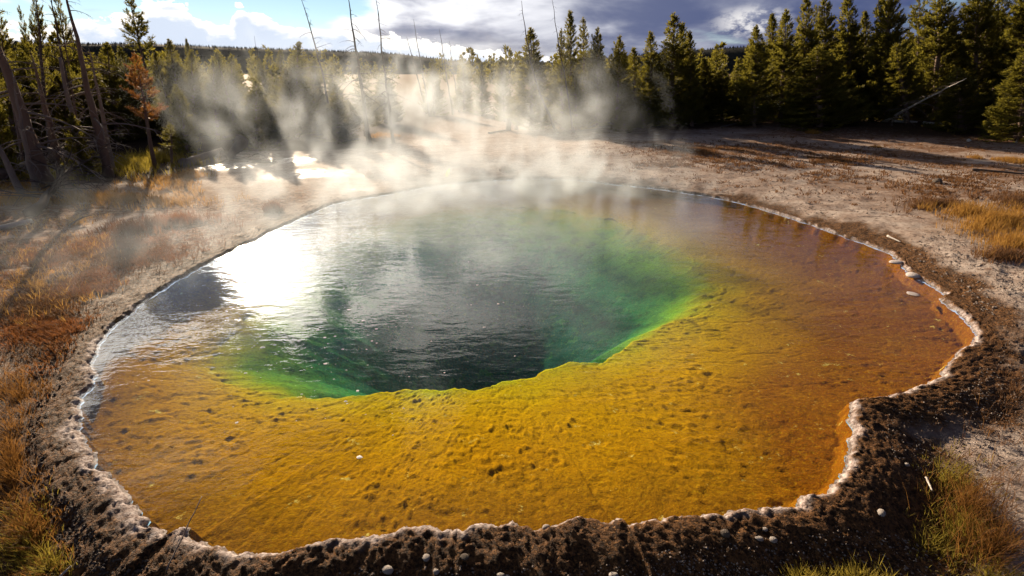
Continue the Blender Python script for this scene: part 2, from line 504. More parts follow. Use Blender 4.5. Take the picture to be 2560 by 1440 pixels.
# same ring step as the bank, then the vent
us = np.concatenate([np.linspace(0, 0.04, 9)[:-1], np.linspace(0.04, 1, 96)])
vs_ = np.linspace(0, 1, 62)[1:] ** 1.15
near_lip = np.clip(sstep(-2.6, -1.9, TH) * sstep(-0.15, -0.75, TH), 0, 1)
bv, bzone, bu = [], [], []
for u in us:
    r = RS0 + (RV0 - RS0) * u + (RS - RS0) * (1 - u) ** 14 + (RV - RV0) * u ** 16
    x, y = CX + r * cosT, CY + r * sinT
    dep = 0.02 + 0.085 * sstep(0, 0.022, u) + 0.245 * u
    s_in = sstep(0.0, 0.03, u)
    lump = fbm(x * 7, y * 7, octaves=4, seed=90, gain=0.6)
    rid = 1 - np.abs(2 * fbm(x * 3.2, y * 5.0, octaves=4, seed=95, gain=0.6) - 1)
    clod = np.clip(fbm(x * 23, y * 23, octaves=3, seed=97, gain=0.6) - 0.57, 0, 1)
    z = -dep + s_in * ((lump - 0.5) * 0.002 + (fbm(x * 44, y * 44, octaves=3, seed=92, gain=0.85) - 0.5) * 0.006 + clod * 0.055 * sstep(0.30, 0.62, fbm(x * 1.6, y * 1.6, octaves=3, seed=99)) - np.clip(rid - 0.93, 0, 1) * 0.12)
    z = np.minimum(z, -0.012)
    bv.append(np.stack([x, y, z], -1))
    bzone.append(np.full(NTH, u))
for v in vs_:
    r = np.maximum((RV0 + (RV - RV0) * (1 - v) ** 22) * (1 - v), 0.002)
    x, y = CX + r * cosT, CY + r * sinT
    dep = 0.35 + (1 - near_lip) * 1.5 * v ** 1.35 + near_lip * 1.9 * (1 - (1 - v) ** 6)
    lump = fbm(x * 3.4, y * 3.4, np.full_like(x, 1.0) * dep * 1.5, octaves=4, seed=101, gain=0.6)
    l2 = fbm(x * 11, y * 11, dep * 6, octaves=3, seed=104)
    z = -dep + ((lump - 0.5) * 0.05 + (l2 - 0.5) * 0.012) * sstep(0, 0.25, v) * (1 - 0.6 * near_lip) * sstep(1.0, 0.85, v)
    bv.append(np.stack([x, y, np.minimum(z, -0.25)], -1))
    bzone.append(1 + (v ** 0.9) * (1 - near_lip) + near_lip * (1 - (1 - v) ** 6))
bv = np.array(bv)
nring = len(us) + len(vs_)
bzone = np.array(bzone).ravel()
bx, by = bv[..., 0].ravel(), bv[..., 1].ravel()
rust = np.clip(1.2 * sstep(1.2, 2.8, bx) * sstep(0.95, 0.15, bzone) + 1.1 * sstep(0.9, 2.2, bx) * sstep(3.9, 2.7, by) * sstep(0.9, 0.3, bzone) + sstep(0.30, 0.02, bzone) * 0.3 + sstep(6.8, 8.6, by) * sstep(1.0, 0.3, bzone) * 0.7, 0, 1)

bm_, q = material('bacterial_mat')
P = q.n('ShaderNodeNewGeometry').outputs['Position']
n1 = q.noise(P, 2.3, 5, 0.6)
n2 = q.noise(P, 14.0, 6, 0.62)
n3 = q.noise(P, 110.0, 3, 0.6)
n5 = q.noise(P, 42.0, 4, 0.62)
zone = q.m('ADD', q.attr('zone').outputs['Fac'], q.m('MULTIPLY', q.m('SUBTRACT', n1, 0.5), 0.34))
zc = q.ramp(q.m('MULTIPLY', zone, 0.5), [(0.0, (0.21, 0.100, 0.006)), (0.18, (0.44, 0.205, 0.002)), (0.36, (0.54, 0.285, 0.002)), (0.465, (0.56, 0.37, 0.004)), (0.51, (0.42, 0.39, 0.010)), (0.57, (0.21, 0.37, 0.022)), (0.69, (0.05, 0.27, 0.085)), (0.80, (0.03, 0.16, 0.12)), (0.97, (0.012, 0.07, 0.075))])  # deep stops carry the dark teal of deep water as bed colour
wl = q.m('MULTIPLY', q.mapr(zone, 1.02, 1.2), 0.6)
zc = q.mix(q.m('MULTIPLY', wl, q.mapr(q.noise(P, 5.5, 5, 0.6), 0.50, 0.62)), zc, q.mix(0.65, zc, (0.012, 0.07, 0.04)))
zc = q.mix(q.m('MULTIPLY', wl, q.mapr(q.noise(P, 9.0, 5, 0.65), 0.54, 0.64)), zc, q.mix(0.5, zc, (0.20, 0.48, 0.10)))
rc = q.mix(n2, (0.15, 0.046, 0.002), (0.29, 0.098, 0.003))
zc = q.mix(q.m('MULTIPLY', q.attr('rust').outputs['Fac'], q.mapr(n1, 0.25, 0.6, 0.6, 1.0)), zc, rc)
zc = q.mix(q.m('MULTIPLY', q.mapr(n2, 0.52, 0.70), 0.5), zc, q.mix(0.5, zc, (0.10, 0.05, 0.008)))
zc = q.mix(q.m('MULTIPLY', q.mapr(n5, 0.52, 0.59), 0.72), zc, q.mix(0.45, zc, (0.07, 0.04, 0.004)))
zc = q.mix(q.m('MULTIPLY', q.mapr(n5, 0.46, 0.32), 0.35), zc, q.mix(0.5, zc, (0.62, 0.44, 0.012)))
n7 = q.noise(P, 95.0, 4, 0.65)
zc = q.mix(q.m('MULTIPLY', q.mapr(n7, 0.55, 0.64), 0.55), zc, q.mix(0.4, zc, (0.06, 0.035, 0.003)))
zc = q.mix(q.m('MULTIPLY', q.mapr(n7, 0.42, 0.34), q.m('MULTIPLY', q.mapr(n1, 0.4, 0.6), 0.45)), zc, q.mix(0.5, zc, (0.70, 0.50, 0.015)))
pl = q.m('MULTIPLY', q.mapr(q.noise(P, 7.5, 6, 0.75), 0.62, 0.69), q.mapr(zone, 1.1, 0.9))
zc = q.mix(q.m('MULTIPLY', pl, 0.75), zc, (0.66, 0.54, 0.14))
bump = q.n('ShaderNodeBump', {'Strength': 0.6, 'Distance': 0.018, 'Height': q.m('ADD', q.m('MULTIPLY', n5, 0.7), q.m('MULTIPLY', n3, 0.45))})
bs = q.n('ShaderNodeBsdfPrincipled', {'Base Color': zc, 'Roughness': 1.0, 'Specular IOR Level': 0.0, 'Normal': bump})
q.n('ShaderNodeOutputMaterial', {0: bs})
link('pool_bed', mesh_np('pool_bed', bv.reshape(-1, 3), grid_faces(nring, NTH, True)[:, ::-1], [bm_], attrs=dict(zone=bzone, rust=rust)), kind='structure')

# --- water: a closed body, its surface level with the rim
wm, q = material('hot_spring_water')
P = q.n('ShaderNodeNewGeometry').outputs['Position']
rip = q.noise(q.v('MULTIPLY', P, (0.8, 1.7, 1.0)), 6.0, 3, 0.5, 0.4)
rip2 = q.noise(P, 1.3, 2, 0.5)
rip3 = q.noise(q.v('MULTIPLY', P, (1.0, 1.8, 1.0)), 22.0, 2, 0.5)
hh = q.m('ADD', q.m('MULTIPLY', rip, q.mapr(rip2, 0.35, 0.65, 0.25, 1.0)), q.m('MULTIPLY', rip3, 0.12))
bump = q.n('ShaderNodeBump', {'Strength': 0.35, 'Distance': 0.012, 'Height': hh})
back = q.n('ShaderNodeNewGeometry').outputs['Backfacing']
fr = q.n('ShaderNodeFresnel', {'IOR': q.m('SUBTRACT', 1.33, q.m('MULTIPLY', back, 1.33 - 1 / 1.33)), 'Normal': bump})    # the body does not bend light, so both sides mirror alike
gl = q.n('ShaderNodeBsdfGlossy', {'Color': (1, 1, 1), 'Roughness': 0.022, 'Normal': bump})
tr = q.n('ShaderNodeBsdfTransparent', {0: (0.97, 0.98, 0.97)})
ms = q.n('ShaderNodeMixShader', {0: fr, 1: tr, 2: gl})
va = q.n('ShaderNodeVolumeAbsorption', {'Color': (0.35, 0.88, 0.76), 'Density': 0.16})
q.n('ShaderNodeOutputMaterial', {0: ms, 1: va})
wr = RS + 0.012
rings = [0.0, 0.2, 0.4, 0.6, 0.8, 1.0]
top = [np.stack([CX + wr * k * cosT, CY + wr * k * sinT, np.zeros(NTH)], -1) for k in rings[1:]]
bot = np.stack([CX + wr * cosT, CY + wr * sinT, np.full(NTH, -6.0)], -1)
wv = np.vstack([np.array([[CX, CY, 0.0]])] + top + [bot, np.array([[CX, CY, -6.0]])])
k = np.arange(NTH)
k2 = (k + 1) % NTH
L = len(rings) - 1
fan = np.stack([np.zeros(NTH, int), 1 + k, 1 + k2], -1)
body = grid_faces(L + 1, NTH, True)[:, ::-1] + 1
fan2 = np.stack([np.full(NTH, len(wv) - 1), 1 + L * NTH + k2, 1 + L * NTH + k], -1)
link('water', mesh_np('water', wv, [body, np.vstack([fan, fan2])], [wm], smooth=False), kind='structure')


# ------------------------------------------------------------------ far hills
hm, q = material('wooded_hill')
P = q.n('ShaderNodeNewGeometry').outputs['Position']
hn = q.noise(P, 0.02, 5, 0.6)
hc = q.mix(q.mapr(hn, 0.35, 0.65), (0.012, 0.015, 0.011), (0.034, 0.032, 0.024))
q.n('ShaderNodeOutputMaterial', {0: q.n('ShaderNodeBsdfPrincipled', {'Base Color': hc, 'Roughness': 0.95, 'Specular IOR Level': 0.1})})
fm, q = material('far_conifers')
fc = q.mix(q.n('ShaderNodeNewGeometry').outputs['Random Per Island'], (0.010, 0.014, 0.008), (0.026, 0.027, 0.017))
q.n('ShaderNodeOutputMaterial', {0: q.n('ShaderNodeBsdfPrincipled', {'Base Color': fc, 'Roughness': 0.95, 'Specular IOR Level': 0.1})})


def hill(name, ridge, dist_m, back, n_trees, seed):
    xs = np.array([p[0] for p in ridge], float)
    ys = np.array([p[1] for p in ridge], float)
    px = np.linspace(xs[0], xs[-1], 160)
    py = np.interp(px, xs, ys)
    crest = np.array([at_depth(a, b, dist_m) for a, b in zip(px, py)])
    rows = []
    prof = [(-0.105, 0.0), (-0.09, 0.12), (-0.065, 0.40), (-0.042, 0.68), (-0.02, 0.90), (0.0, 1.0), (0.07, 0.95), (0.2, 0.6), (0.4, 0.0)]
    for dy, hgt_ in prof:
        x = crest[:, 0] * (1 + dy * 0.6)
        y = crest[:, 1] * (1 + dy)
        nz = (fbm(x * 0.004, y * 0.004, octaves=4, seed=seed) - 0.5) * 30 * (1 - abs(2 * hgt_ - 1)) if hgt_ < 1 else 0
        rows.append(np.stack([x, y, (crest[:, 2] - 4) * hgt_ - 3 + nz], -1))
    rows = np.array(rows)
    link(name, mesh_np(name, rows.reshape(-1, 3), grid_faces(len(prof), len(px), False), [hm]), kind='structure')
    r_ = np.random.default_rng(seed)
    V, Tt = [], []
    for i in range(n_trees):
        k = r_.integers(0, len(px) - 1)
        f = r_.random()
        if r_.random() < 0.62:
            a, b = rows[5, k], rows[5, k + 1]
            p = a + (b - a) * f
        else:
            j = r_.integers(2, 5)
            p = rows[j, k] + (rows[j + 1, k] - rows[j, k]) * r_.random() + (rows[j, k + 1] - rows[j, k]) * f
        h = r_.uniform(4, 10) * dist_m / 2400
        ww = h * r_.uniform(0.22, 0.34)
        base = len(V) * 5
        a0 = r_.random() * 3
        ring = [(p[0] + ww * math.cos(a0 + t), p[1] + ww * math.sin(a0 + t), p[2] - 4) for t in (0, 1.57, 3.14, 4.71)]
        V.append(ring + [(p[0], p[1], p[2] + h)])
        Tt += [(base, base + 1, base + 4), (base + 1, base + 2, base + 4), (base + 2, base + 3, base + 4), (base + 3, base, base + 4)]
    return np.array(V).reshape(-1, 3), np.array(Tt)


f1 = hill('hill', [(-1400, 70), (-600, 88), (0, 100), (230, 106), (350, 104), (600, 116), (900, 126), (1000, 131), (1130, 148), (1280, 154), (1420, 172), (1600, 190)], 2400, 0, 4200, 3)
f2 = hill('hill', [(900, 190), (1150, 168), (1300, 153), (1450, 152), (1520, 142), (1620, 133), (1720, 124), (1850, 115), (2000, 110), (2300, 92), (2700, 80), (3600, 60)], 3200, 0, 3200, 5)
fv = np.vstack([f1[0], f2[0]])
ft = np.vstack([f1[1], f2[1] + len(f1[0])])
link('distant_forest', mesh_np('distant_forest', fv, ft, [fm], smooth=False), kind='stuff', label='dark conifer forest covering the far ridges', category='forest')


# ------------------------------------------------------------------ materials for plants, wood and stone
def leaf_material(name, dark, light, transl=0.35, tint=(0.42, 0.36, 0.05), scale=2.0):
    m, q = material(name)
    geo = q.n('ShaderNodeNewGeometry')
    oi = q.n('ShaderNodeObjectInfo').outputs['Random']
    nz = q.noise(q.n('ShaderNodeTexCoord').outputs['Object'], scale, 3, 0.6)
    f = q.m('ADD', q.m('MULTIPLY', geo.outputs['Random Per Island'], 0.45), q.m('ADD', q.m('MULTIPLY', q.m('SUBTRACT', nz, 0.3), 0.8), q.m('MULTIPLY', q.m('SUBTRACT', oi, 0.5), 0.35)), clamp=True)
    c = q.mix(f, dark, light)
    d = q.n('ShaderNodeBsdfPrincipled', {'Base Color': c, 'Roughness': 0.6, 'Specular IOR Level': 0.12})
    t = q.n('ShaderNodeBsdfTranslucent', {0: q.mix(0.5, c, tint)})
    q.n('ShaderNodeOutputMaterial', {0: q.n('ShaderNodeMixShader', {0: transl, 1: d, 2: t})})
    return m


def wood_material(name, dark, light, rough=0.85):
    m, q = material(name)
    tcn = q.n('ShaderNodeTexCoord').outputs['Object']
    a = q.noise(q.v('MULTIPLY', tcn, (1.0, 1.0, 0.12)), 30.0, 5, 0.6)
    b = q.noise(tcn, 4.0, 3, 0.6)
    c = q.mix(q.m('MULTIPLY_ADD', a, 0.7, q.m('MULTIPLY', b, 0.3)), dark, light)
    bp = q.n('ShaderNodeBump', {'Strength': 0.6, 'Distance': 0.01, 'Height': a})
    q.n('ShaderNodeOutputMaterial', {0: q.n('ShaderNodeBsdfPrincipled', {'Base Color': c, 'Roughness': rough, 'Normal': bp, 'Specular IOR Level': 0.3})})
    return m


NEEDLE = leaf_material('pine_needles', (0.026, 0.030, 0.005), (0.145, 0.125, 0.016), 0.45)
NEEDLE_DK = leaf_material('dark_pine_needles', (0.024, 0.027, 0.006), (0.125, 0.108, 0.015), 0.42)
NEEDLE_BR = leaf_material('brown_pine_needles', (0.026, 0.020, 0.007), (0.115, 0.082, 0.024), 0.38)
NEEDLE_RUST = leaf_material('dying_pine_needles', (0.10, 0.050, 0.018), (0.30, 0.155, 0.045), 0.35, (0.5, 0.2, 0.04))
BARK = wood_material('pine_bark', (0.085, 0.055, 0.040), (0.25, 0.17, 0.125))
DEADWOOD = wood_material('weathered_deadwood', (0.10, 0.075, 0.058), (0.30, 0.245, 0.205))
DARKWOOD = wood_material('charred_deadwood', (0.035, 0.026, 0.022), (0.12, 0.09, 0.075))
PALEWOOD = wood_material('bleached_deadwood', (0.30, 0.26, 0.22), (0.62, 0.57, 0.51))
RUST = leaf_material('dry_red_plants', (0.085, 0.030, 0.012), (0.27, 0.115, 0.045), 0.4, (0.40, 0.16, 0.05), 3.0)
BROWNP = leaf_material('dry_brown_plants', (0.06, 0.028, 0.014), (0.20, 0.105, 0.05), 0.4, (0.30, 0.15, 0.06), 3.0)
GOLDG = leaf_material('golden_grass', (0.17, 0.075, 0.016), (0.46, 0.26, 0.06), 0.45, (0.60, 0.34, 0.08), 3.0)
GREENG = leaf_material('yellow_green_grass', (0.10, 0.075, 0.012), (0.36, 0.27, 0.05), 0.45, (0.50, 0.40, 0.06), 5.0)
AMBER = leaf_material('amber_grass', (0.08, 0.032, 0.010), (0.30, 0.145, 0.035), 0.45, (0.42, 0.20, 0.05), 6.0)
YELLOW = leaf_material('yellow_leaf', (0.75, 0.55, 0.03), (0.85, 0.68, 0.05), 0.5, (0.9, 0.75, 0.05))


def stone_material(name, a, b):
    m, q = material(name)
    t = q.n('ShaderNodeTexCoord').outputs['Object']
    n = q.noise(t, 6.0, 5, 0.6)
    oi = q.n('ShaderNodeObjectInfo').outputs['Random']
    c = q.mix(q.m('ADD', q.m('MULTIPLY', n, 0.7), q.m('MULTIPLY', oi, 0.3)), a, b)
    bp = q.n('ShaderNodeBump', {'Strength': 0.7, 'Distance': 0.01, 'Height': n})
    q.n('ShaderNodeOutputMaterial', {0: q.n('ShaderNodeBsdfPrincipled', {'Base Color': c, 'Roughness': 0.85, 'Normal': bp, 'Specular IOR Level': 0.3})})
    return m


STONE = stone_material('pale_pebble', (0.20, 0.165, 0.14), (0.46, 0.41, 0.37))
STONE_DK = stone_material('dark_stone', (0.05, 0.038, 0.03), (0.13, 0.10, 0.08))
GRIT = stone_material('sinter_grit', (0.12, 0.09, 0.07), (0.36, 0.30, 0.255))
SINTER = stone_material('sinter_crust', (0.34, 0.28, 0.26), (0.62, 0.56, 0.53))
FOAMM = stone_material('foam', (0.6, 0.58, 0.54), (0.85, 0.83, 0.8))


# ------------------------------------------------------------------ pines
def needle_tufts(P0, Dr, r_, per=10, ln=(0.08, 0.16), wd=0.026, spread=0.9):
    """bottle-brush tufts of needle bundles at points P0 along directions Dr"""
    P0, Dr = np.asarray(P0), np.asarray(Dr)
    n = len(P0)
    A = np.repeat(P0, per, 0)
    T = np.repeat(Dr, per, 0)
    rnd = r_.normal(size=(n * per, 3))
    rnd -= T * (rnd * T).sum(1, keepdims=True)
    rnd /= np.linalg.norm(rnd, axis=1, keepdims=True) + 1e-9
    sp_ = r_.uniform(0.25, spread, (n * per, 1))
    d = T + rnd * sp_
    d[:, 2] += 0.15
    d /= np.linalg.norm(d, axis=1, keepdims=True)
    L_ = r_.uniform(ln[0], ln[1], (n * per, 1))
    A = A + T * r_.uniform(-0.06, 0.06, (n * per, 1))
    side = np.cross(d, r_.normal(size=(n * per, 3)))
    side /= np.linalg.norm(side, axis=1, keepdims=True) + 1e-9
    v0 = A - side * wd * 0.25
    v1 = A + d * L_ * 0.6 + side * wd * 0.5
    v2 = A + d * L_
    v3 = A + d * L_ * 0.55 - side * wd * 0.5
    V = np.stack([v0, v1, v2, v3], 1).reshape(-1, 3)
    i = np.arange(n * per)[:, None] * 4
    return V, i + np.array([[0, 1, 2, 3]])


def pine_variant(seed, H=5.0, wid=1.0, start=0.03, whorl=0.19, per_whorl=7, fill=1.0, up=0.45, gappy=0.0, two_tops=False, tuft=11, power=0.85):
    r_ = np.random.default_rng(seed)
    P0, Dd, wood = [], [], []
    tops = [(0.0, 0.0, H)]
    if two_tops:
        tops.append((0.28, 0.1, H * 0.93))
    z = start * H
    while z < H - 0.05:
        t = z / H
        Lb = wid * max(0.06, (1 - t) ** power) * (0.80 + 0.20 * math.sin(min(1, t * 5 + 0.45) * math.pi / 2))
        n = max(3, int(per_whorl * (1.0 if t < 0.8 else 0.7)))
        if r_.random() > gappy:
            a0 = r_.random() * 6.28
            for k in range(n):
                a = a0 + 6.283 * k / n + r_.normal() * 0.25
                Lk = Lb * r_.uniform(0.62, 1.18)
                elev = (up - 0.55 * (1 - t)) + r_.normal() * 0.12 + 0.35 * t
                steps = max(2, int(Lk / 0.105))
                p = np.array([0, 0, z + r_.normal() * 0.05])
                dirn = np.array([math.cos(a) * math.cos(elev), math.sin(a) * math.cos(elev), math.sin(elev)])
                pts_b = [p.copy()]
                for s_ in range(steps):
                    dirn = dirn + np.array([0, 0, 0.09]) + r_.normal(size=3) * 0.05
                    dirn /= np.linalg.norm(dirn)
                    p = p + dirn * Lk / steps
                    pts_b.append(p.copy())
                    f = (s_ + 1) / steps
                    if f > 0.22 and r_.random() < fill:
                        P0.append(p.copy()); Dd.append(dirn.copy())
                    if f > 0.3 and Lk > 0.3:
                        for sg in (-1, 1):
                            if r_.random() < 0.75 * fill:
                                sd = np.array([-dirn[1], dirn[0], 0]) * sg * 0.9 + dirn * 0.8 + np.array([0, 0, 0.25 + r_.normal() * 0.2])
                                sd /= np.linalg.norm(sd)
                                l2 = min(0.30, 0.40 * Lk * (1 - f * 0.6)) * r_.uniform(0.5, 1.0)
                                P0.append(p + sd * l2); Dd.append(sd)
                                if l2 > 0.15:
                                    P0.append(p + sd * l2 * 0.5); Dd.append(sd)
                if Lk > 0.35 and len(wood) < 260:
                    q0 = [Vector(pts_b[0]), Vector(pts_b[len(pts_b) // 2]), Vector(pts_b[-1])]
                    wood.append(tube(q0, [0.016, 0.010, 0.003], 3, cap=False))
        z += whorl * (1 - 0.45 * t) * r_.uniform(0.8, 1.2)
    for (tx, ty, th_) in tops:
        for k in range(14):
            zz_ = th_ - 0.95 * (k / 14) ** 1.1
            for j in range(1 + k // 4):
                aa = r_.random() * 6.28
                rr_ = 0.02 * k
                P0.append((tx + rr_ * math.cos(aa), ty + rr_ * math.sin(aa), zz_)); Dd.append((0.35 * math.cos(aa), 0.35 * math.sin(aa), 0.9))
    nv, nf = needle_tufts(P0, Dd, r_, per=tuft)
    trunk_pts = [Vector((r_.normal() * 0.02, r_.normal() * 0.02, -0.15 if i == 0 else H * i / 8)) for i in range(9)]
    trunk_pts[-1] = Vector((0, 0, H - 0.08))
    tr = 0.012 * H + 0.015
    tv, tf = tube(trunk_pts, [tr * (1.25 - 1.15 * i / 8) for i in range(9)], 8, wob=0.15, seed=seed)
    wv_, wf_ = join_geo(wood + [(tv, tf)]) if False else (tv, tf)
    bvn, bfn = join_geo(wood) if wood else (None, None)
    return (nv, nf), (tv, tf), (bvn, bfn), wid


VARS = []
specs = [dict(seed=1, wid=0.95, up=0.50), dict(seed=2, wid=1.15, up=0.42, two_tops=True), dict(seed=3, wid=0.80, up=0.60, per_whorl=6), dict(seed=4, wid=1.25, up=0.35, start=0.02, power=0.7),
         dict(seed=5, wid=1.0, up=0.45, gappy=0.25, fill=0.75, start=0.18), dict(seed=6, wid=1.1, up=0.35, gappy=0.35, fill=0.8, whorl=0.30, start=0.45, power=0.6)]
for i, s_ in enumerate(specs):
    (nv, nf), (tv, tf), (bv2, bf2), wd_ = pine_variant(**s_)
    VARS.append(dict(crown={k: mesh_np('crown', nv, nf, [mm], smooth=False) for k, mm in (('n', NEEDLE), ('d', NEEDLE_DK), ('r', NEEDLE_RUST), ('b', NEEDLE_BR))},
                     trunk=mesh_np('trunk', tv, tf, [BARK]), limbs=mesh_np('limbs', bv2, bf2, [BARK]), wid=wd_ * 0.95))


def lean_quat(v, spin):
    return Vector((0, 0, 1)).rotation_difference(v.normalized()) @ Quaternion((0, 0, 1), spin)


def gz(x, y):
    return float(ground_z(np.array([x]), np.array([y]))[0])


def pine(bx_, Yw, tx, ty, half, var, label, tone='n', group=None, name='pine_tree', limbs=True):
    """bx_: where the trunk meets the ground across the view, Yw metres ahead; tx,ty: where the tip shows; half: half-width seen"""
    x0 = x_on_ground(bx_, Yw)
    base = Vector((x0, Yw, gz(x0, Yw) - 0.03))
    tip = at_depth(tx, ty, Yw)
    ax = tip - base
    h = ax.length
    wdt = half * (1.14 if bx_ > 1300 else 1.0) / F * (Yw * CP + CAM_H * SP)
    v = VARS[var]
    r_ = random.Random(int(bx_ * 13 + Yw * 101))
    root = link(name, None, loc=base, rot=lean_quat(ax, r_.random() * 6.28), scale=(wdt / v['wid'], wdt / v['wid'], h / 5.0), label=label, category='pine tree')
    root.empty_display_size = 0.2
    if group:
        root['group'] = group
    link('trunk', v['trunk'], root)
    cr_ = link('crown', v['crown'][tone], root, kind='stuff')
    if limbs:
        link('limbs', v['limbs'], root, kind='stuff')
    return root


G_R = 'pines along the right edge of the clearing'
G_C = 'pines beyond the steaming flat'
G_L = 'pines on the left bank'
# right-hand stand, front row first
pine(2045, 17.5, 2043, 122, 92, 3, 'broad pointed pine standing forward of the dark right-hand stand', group=G_R)
pine(2100, 18.0, 2092, 250, 46, 3, 'low bushy pine touching the right flank of the forward pointed pine', 'd', group=G_R)
pine(1882, 17.8, 1887, 243, 42, 4, 'small thin yellowish pine in front of the tall right-hand pines', group=G_R)
pine(1560, 17.2, 1558, 283, 34, 3, 'knee-high bushy pine at the foot of the centre-right pines', group=G_R)
pine(1612, 17.8, 1600, 280, 30, 3, 'second small bush pine, just right of the knee-high one', group=G_R)
pine(2395, 15.8, 2392, 175, 62, 3, 'rounded young pine right of the leaning white trunk', 'd', group=G_R)
pine(2545, 13.8, 2560, 135, 72, 3, 'bushy pine cut by the right edge of the picture', 'd', group=G_R)
pine(1328, 19.0, 1328, 74, 58, 0, 'cone-shaped pine left of the curved bare snag', group=G_R)
pine(1262, 24.0, 1252, 142, 34, 1, 'hazy twin-topped pine left of the cone-shaped one, half lost in steam', group=G_R)
pine(1428, 19.5, 1425, 32, 36, 2, 'tall slim pine right behind the straight thin snag', group=G_R)
pine(1405, 18.8, 1404, 76, 34, 4, 'ragged open pine between the two thin snags', group=G_R)
pine(1462, 19.8, 1457, 48, 38, 4, 'open gappy pine with a feathery top right of the tall slim one', group=G_R)
pine(1492, 18.4, 1494, 73, 40, 1, 'dark knobbly-topped pine left of the low saddle of ridge', 'd', group=G_R)
pine(1440, 17.9, 1438, 190, 40, 0, 'lower pine filling in under the tall slim one', group=G_R)
pine(1540, 18.6, 1549, 93, 46, 1, 'steep twin-tipped pine above the knee-high bush', group=G_R)
pine(1586, 19.4, 1584, 122, 38, 2, 'short-topped pine between two taller ones, ridge showing behind', group=G_R)
pine(1622, 18.6, 1627, 82, 44, 0, 'bright slender spire pine left of the biggest centre-right pine', group=G_R)
pine(1678, 18.2, 1684, 37, 60, 0, 'biggest pine of the centre-right clump, golden-lit on its left side', group=G_R)
pine(1712, 18.8, 1706, 62, 40, 2, 'dark pine close against the right of the biggest one', 'd', group=G_R)
pine(1728, 18.2, 1723, 82, 34, 2, 'third top of the big clump, stepping down to the right', 'd', group=G_R)
pine(1752, 20.0, 1758, 148, 30, 2, 'narrow short pine where the dark ridge meets the trees', 'd', group=G_R)
pine(1785, 20.5, 1791, 116, 36, 4, 'lone yellow-green spire in the low gap of the wood', group=G_R)
pine(1838, 21.0, 1842, 165, 40, 0, 'low dark pine right of the lone yellow-green spire', 'd', group=G_R)
pine(1880, 19.0, 1890, 68, 58, 1, 'full wide pine at the left shoulder of the tall right stand', group=G_R)
pine(1935, 21.5, 1931, 38, 40, 2, 'dark narrow pine peeping out behind the left shoulder pine', 'd', group=G_R)
pine(1945, 19.2, 1966, 28, 50, 0, 'tall pine with a sharp tip in the right stand', group=G_R)
pine(2000, 20.0, 2016, -4, 52, 0, 'very tall pine whose tip just touches the top of the picture', group=G_R)
pine(2058, 21.0, 2062, -8, 56, 1, 'tall knobbly pine right behind the forward pointed pine', 'd', group=G_R)
pine(2120, 20.0, 2118, -14, 54, 0, 'tall smooth spire with a patch of pale sky to its right', group=G_R)
pine(2165, 23.0, 2161, 32, 38, 2, 'smaller dark spire set in the patch of pale sky', 'd', group=G_R)
pine(2215, 19.0, 2216, -60, 64, 1, 'tall wide pine above the base of the leaning white trunk', 'd', group=G_R)
pine(2262, 18.0, 2240, 112, 56, 4, 'thin see-through pine with a bare lower trunk beside the leaning white trunk', group=G_R)
pine(2290, 22.0, 2300, -20, 44, 5, 'half-bare tall pine with straggly top against pale sky', 'd', group=G_R)
pine(2330, 19.0, 2352, -70, 66, 0, 'tall dark pine over the tip of the leaning white trunk', 'd', group=G_R)
pine(2425, 18.5, 2455, -110, 66, 1, 'tall dense pine behind the rounded young one', group=G_R)
pine(2480, 20.0, 2500, -50, 60, 0, 'tall pine second from the right edge', 'd', group=G_R)
pine(2545, 18.0, 2585, -120, 76, 1, 'tall pine rising behind the bushy pine of the right edge', 'd', group=G_R)
pine(2640, 15.5, 2680, -150, 90, 0, 'big pine mostly outside the right edge of the picture', 'd', group=G_R)
# wood filling in behind the right-hand stand
r_ = random.Random(5)
for i in range(30):
    bx_ = 1500 + i * 38 + r_.uniform(-14, 14)
    Yw = r_.uniform(24, 32)
    pine(bx_, Yw, bx_ + r_.uniform(-10, 14), (178 if bx_ < 1880 else 110) - max(0, bx_ - 2200) * 0.25 + r_.uniform(-22, 22), r_.uniform(34, 48), r_.choice([0, 2, 1]), 'dark pine deep in the wood behind the right-hand front pines', 'd', 'wood behind the right-hand pines', limbs=False)
# centre, behind the steam
pine(740, 17.5, 746, 108, 62, 0, 'tall pointed pine left of the first bare snag, its tip against the ridge', group=G_C)
pine(846, 15.6, 842, 213, 46, 0, 'small dark pine standing alone in the steam before the snags', 'd', group=G_C)
pine(640, 14.2, 640, 205, 56, 3, 'round bushy pine at the back edge of the shining wet flat', group=G_C)
pine(700, 19.0, 702, 128, 36, 2, 'slim dark pine left of the tall pointed one', 'd', group=G_C)
pine(790, 21.0, 785, 150, 40, 2, 'grey-green pine hidden behind the tall pointed one', 'd', group=G_C)
pine(915, 17.0, 905, 175, 56, 4, 'dark ragged pine at the foot of the two tallest snags', 'd', group=G_C)
pine(965, 22.0, 960, 165, 48, 0, 'steam-veiled pine between the two tallest snags', group=G_C)
pine(1085, 27.0, 1080, 150, 36, 1, 'faint pine in the brightest steam', group=G_C)
pine(1160, 30.0, 1158, 160, 34, 0, 'faint pine right of the short far snags', group=G_C)
pine(1205, 27.0, 1204, 158, 30, 2, 'slender hazy pine, second left of the cone-shaped one', group=G_C)
pine(590, 17.5, 578, 140, 44, 0, 'brownish pine behind the left column of steam', group=G_C)
pine(545, 16.0, 532, 150, 46, 1, 'full pine in the left column of steam', group=G_C)
pine(490, 17.0, 478, 128, 44, 0, 'dark pine just left of the steam column', 'd', group=G_L)
pine(500, 22.0, 466, 100, 22, 2, 'thin pine with a lone tuft tip above the ridge', 'd', group=G_L)
pine(455, 18.0, 424, 102, 50, 0, 'dark pine with tip just over the ridge, right of the tall open pine', 'd', group=G_L)
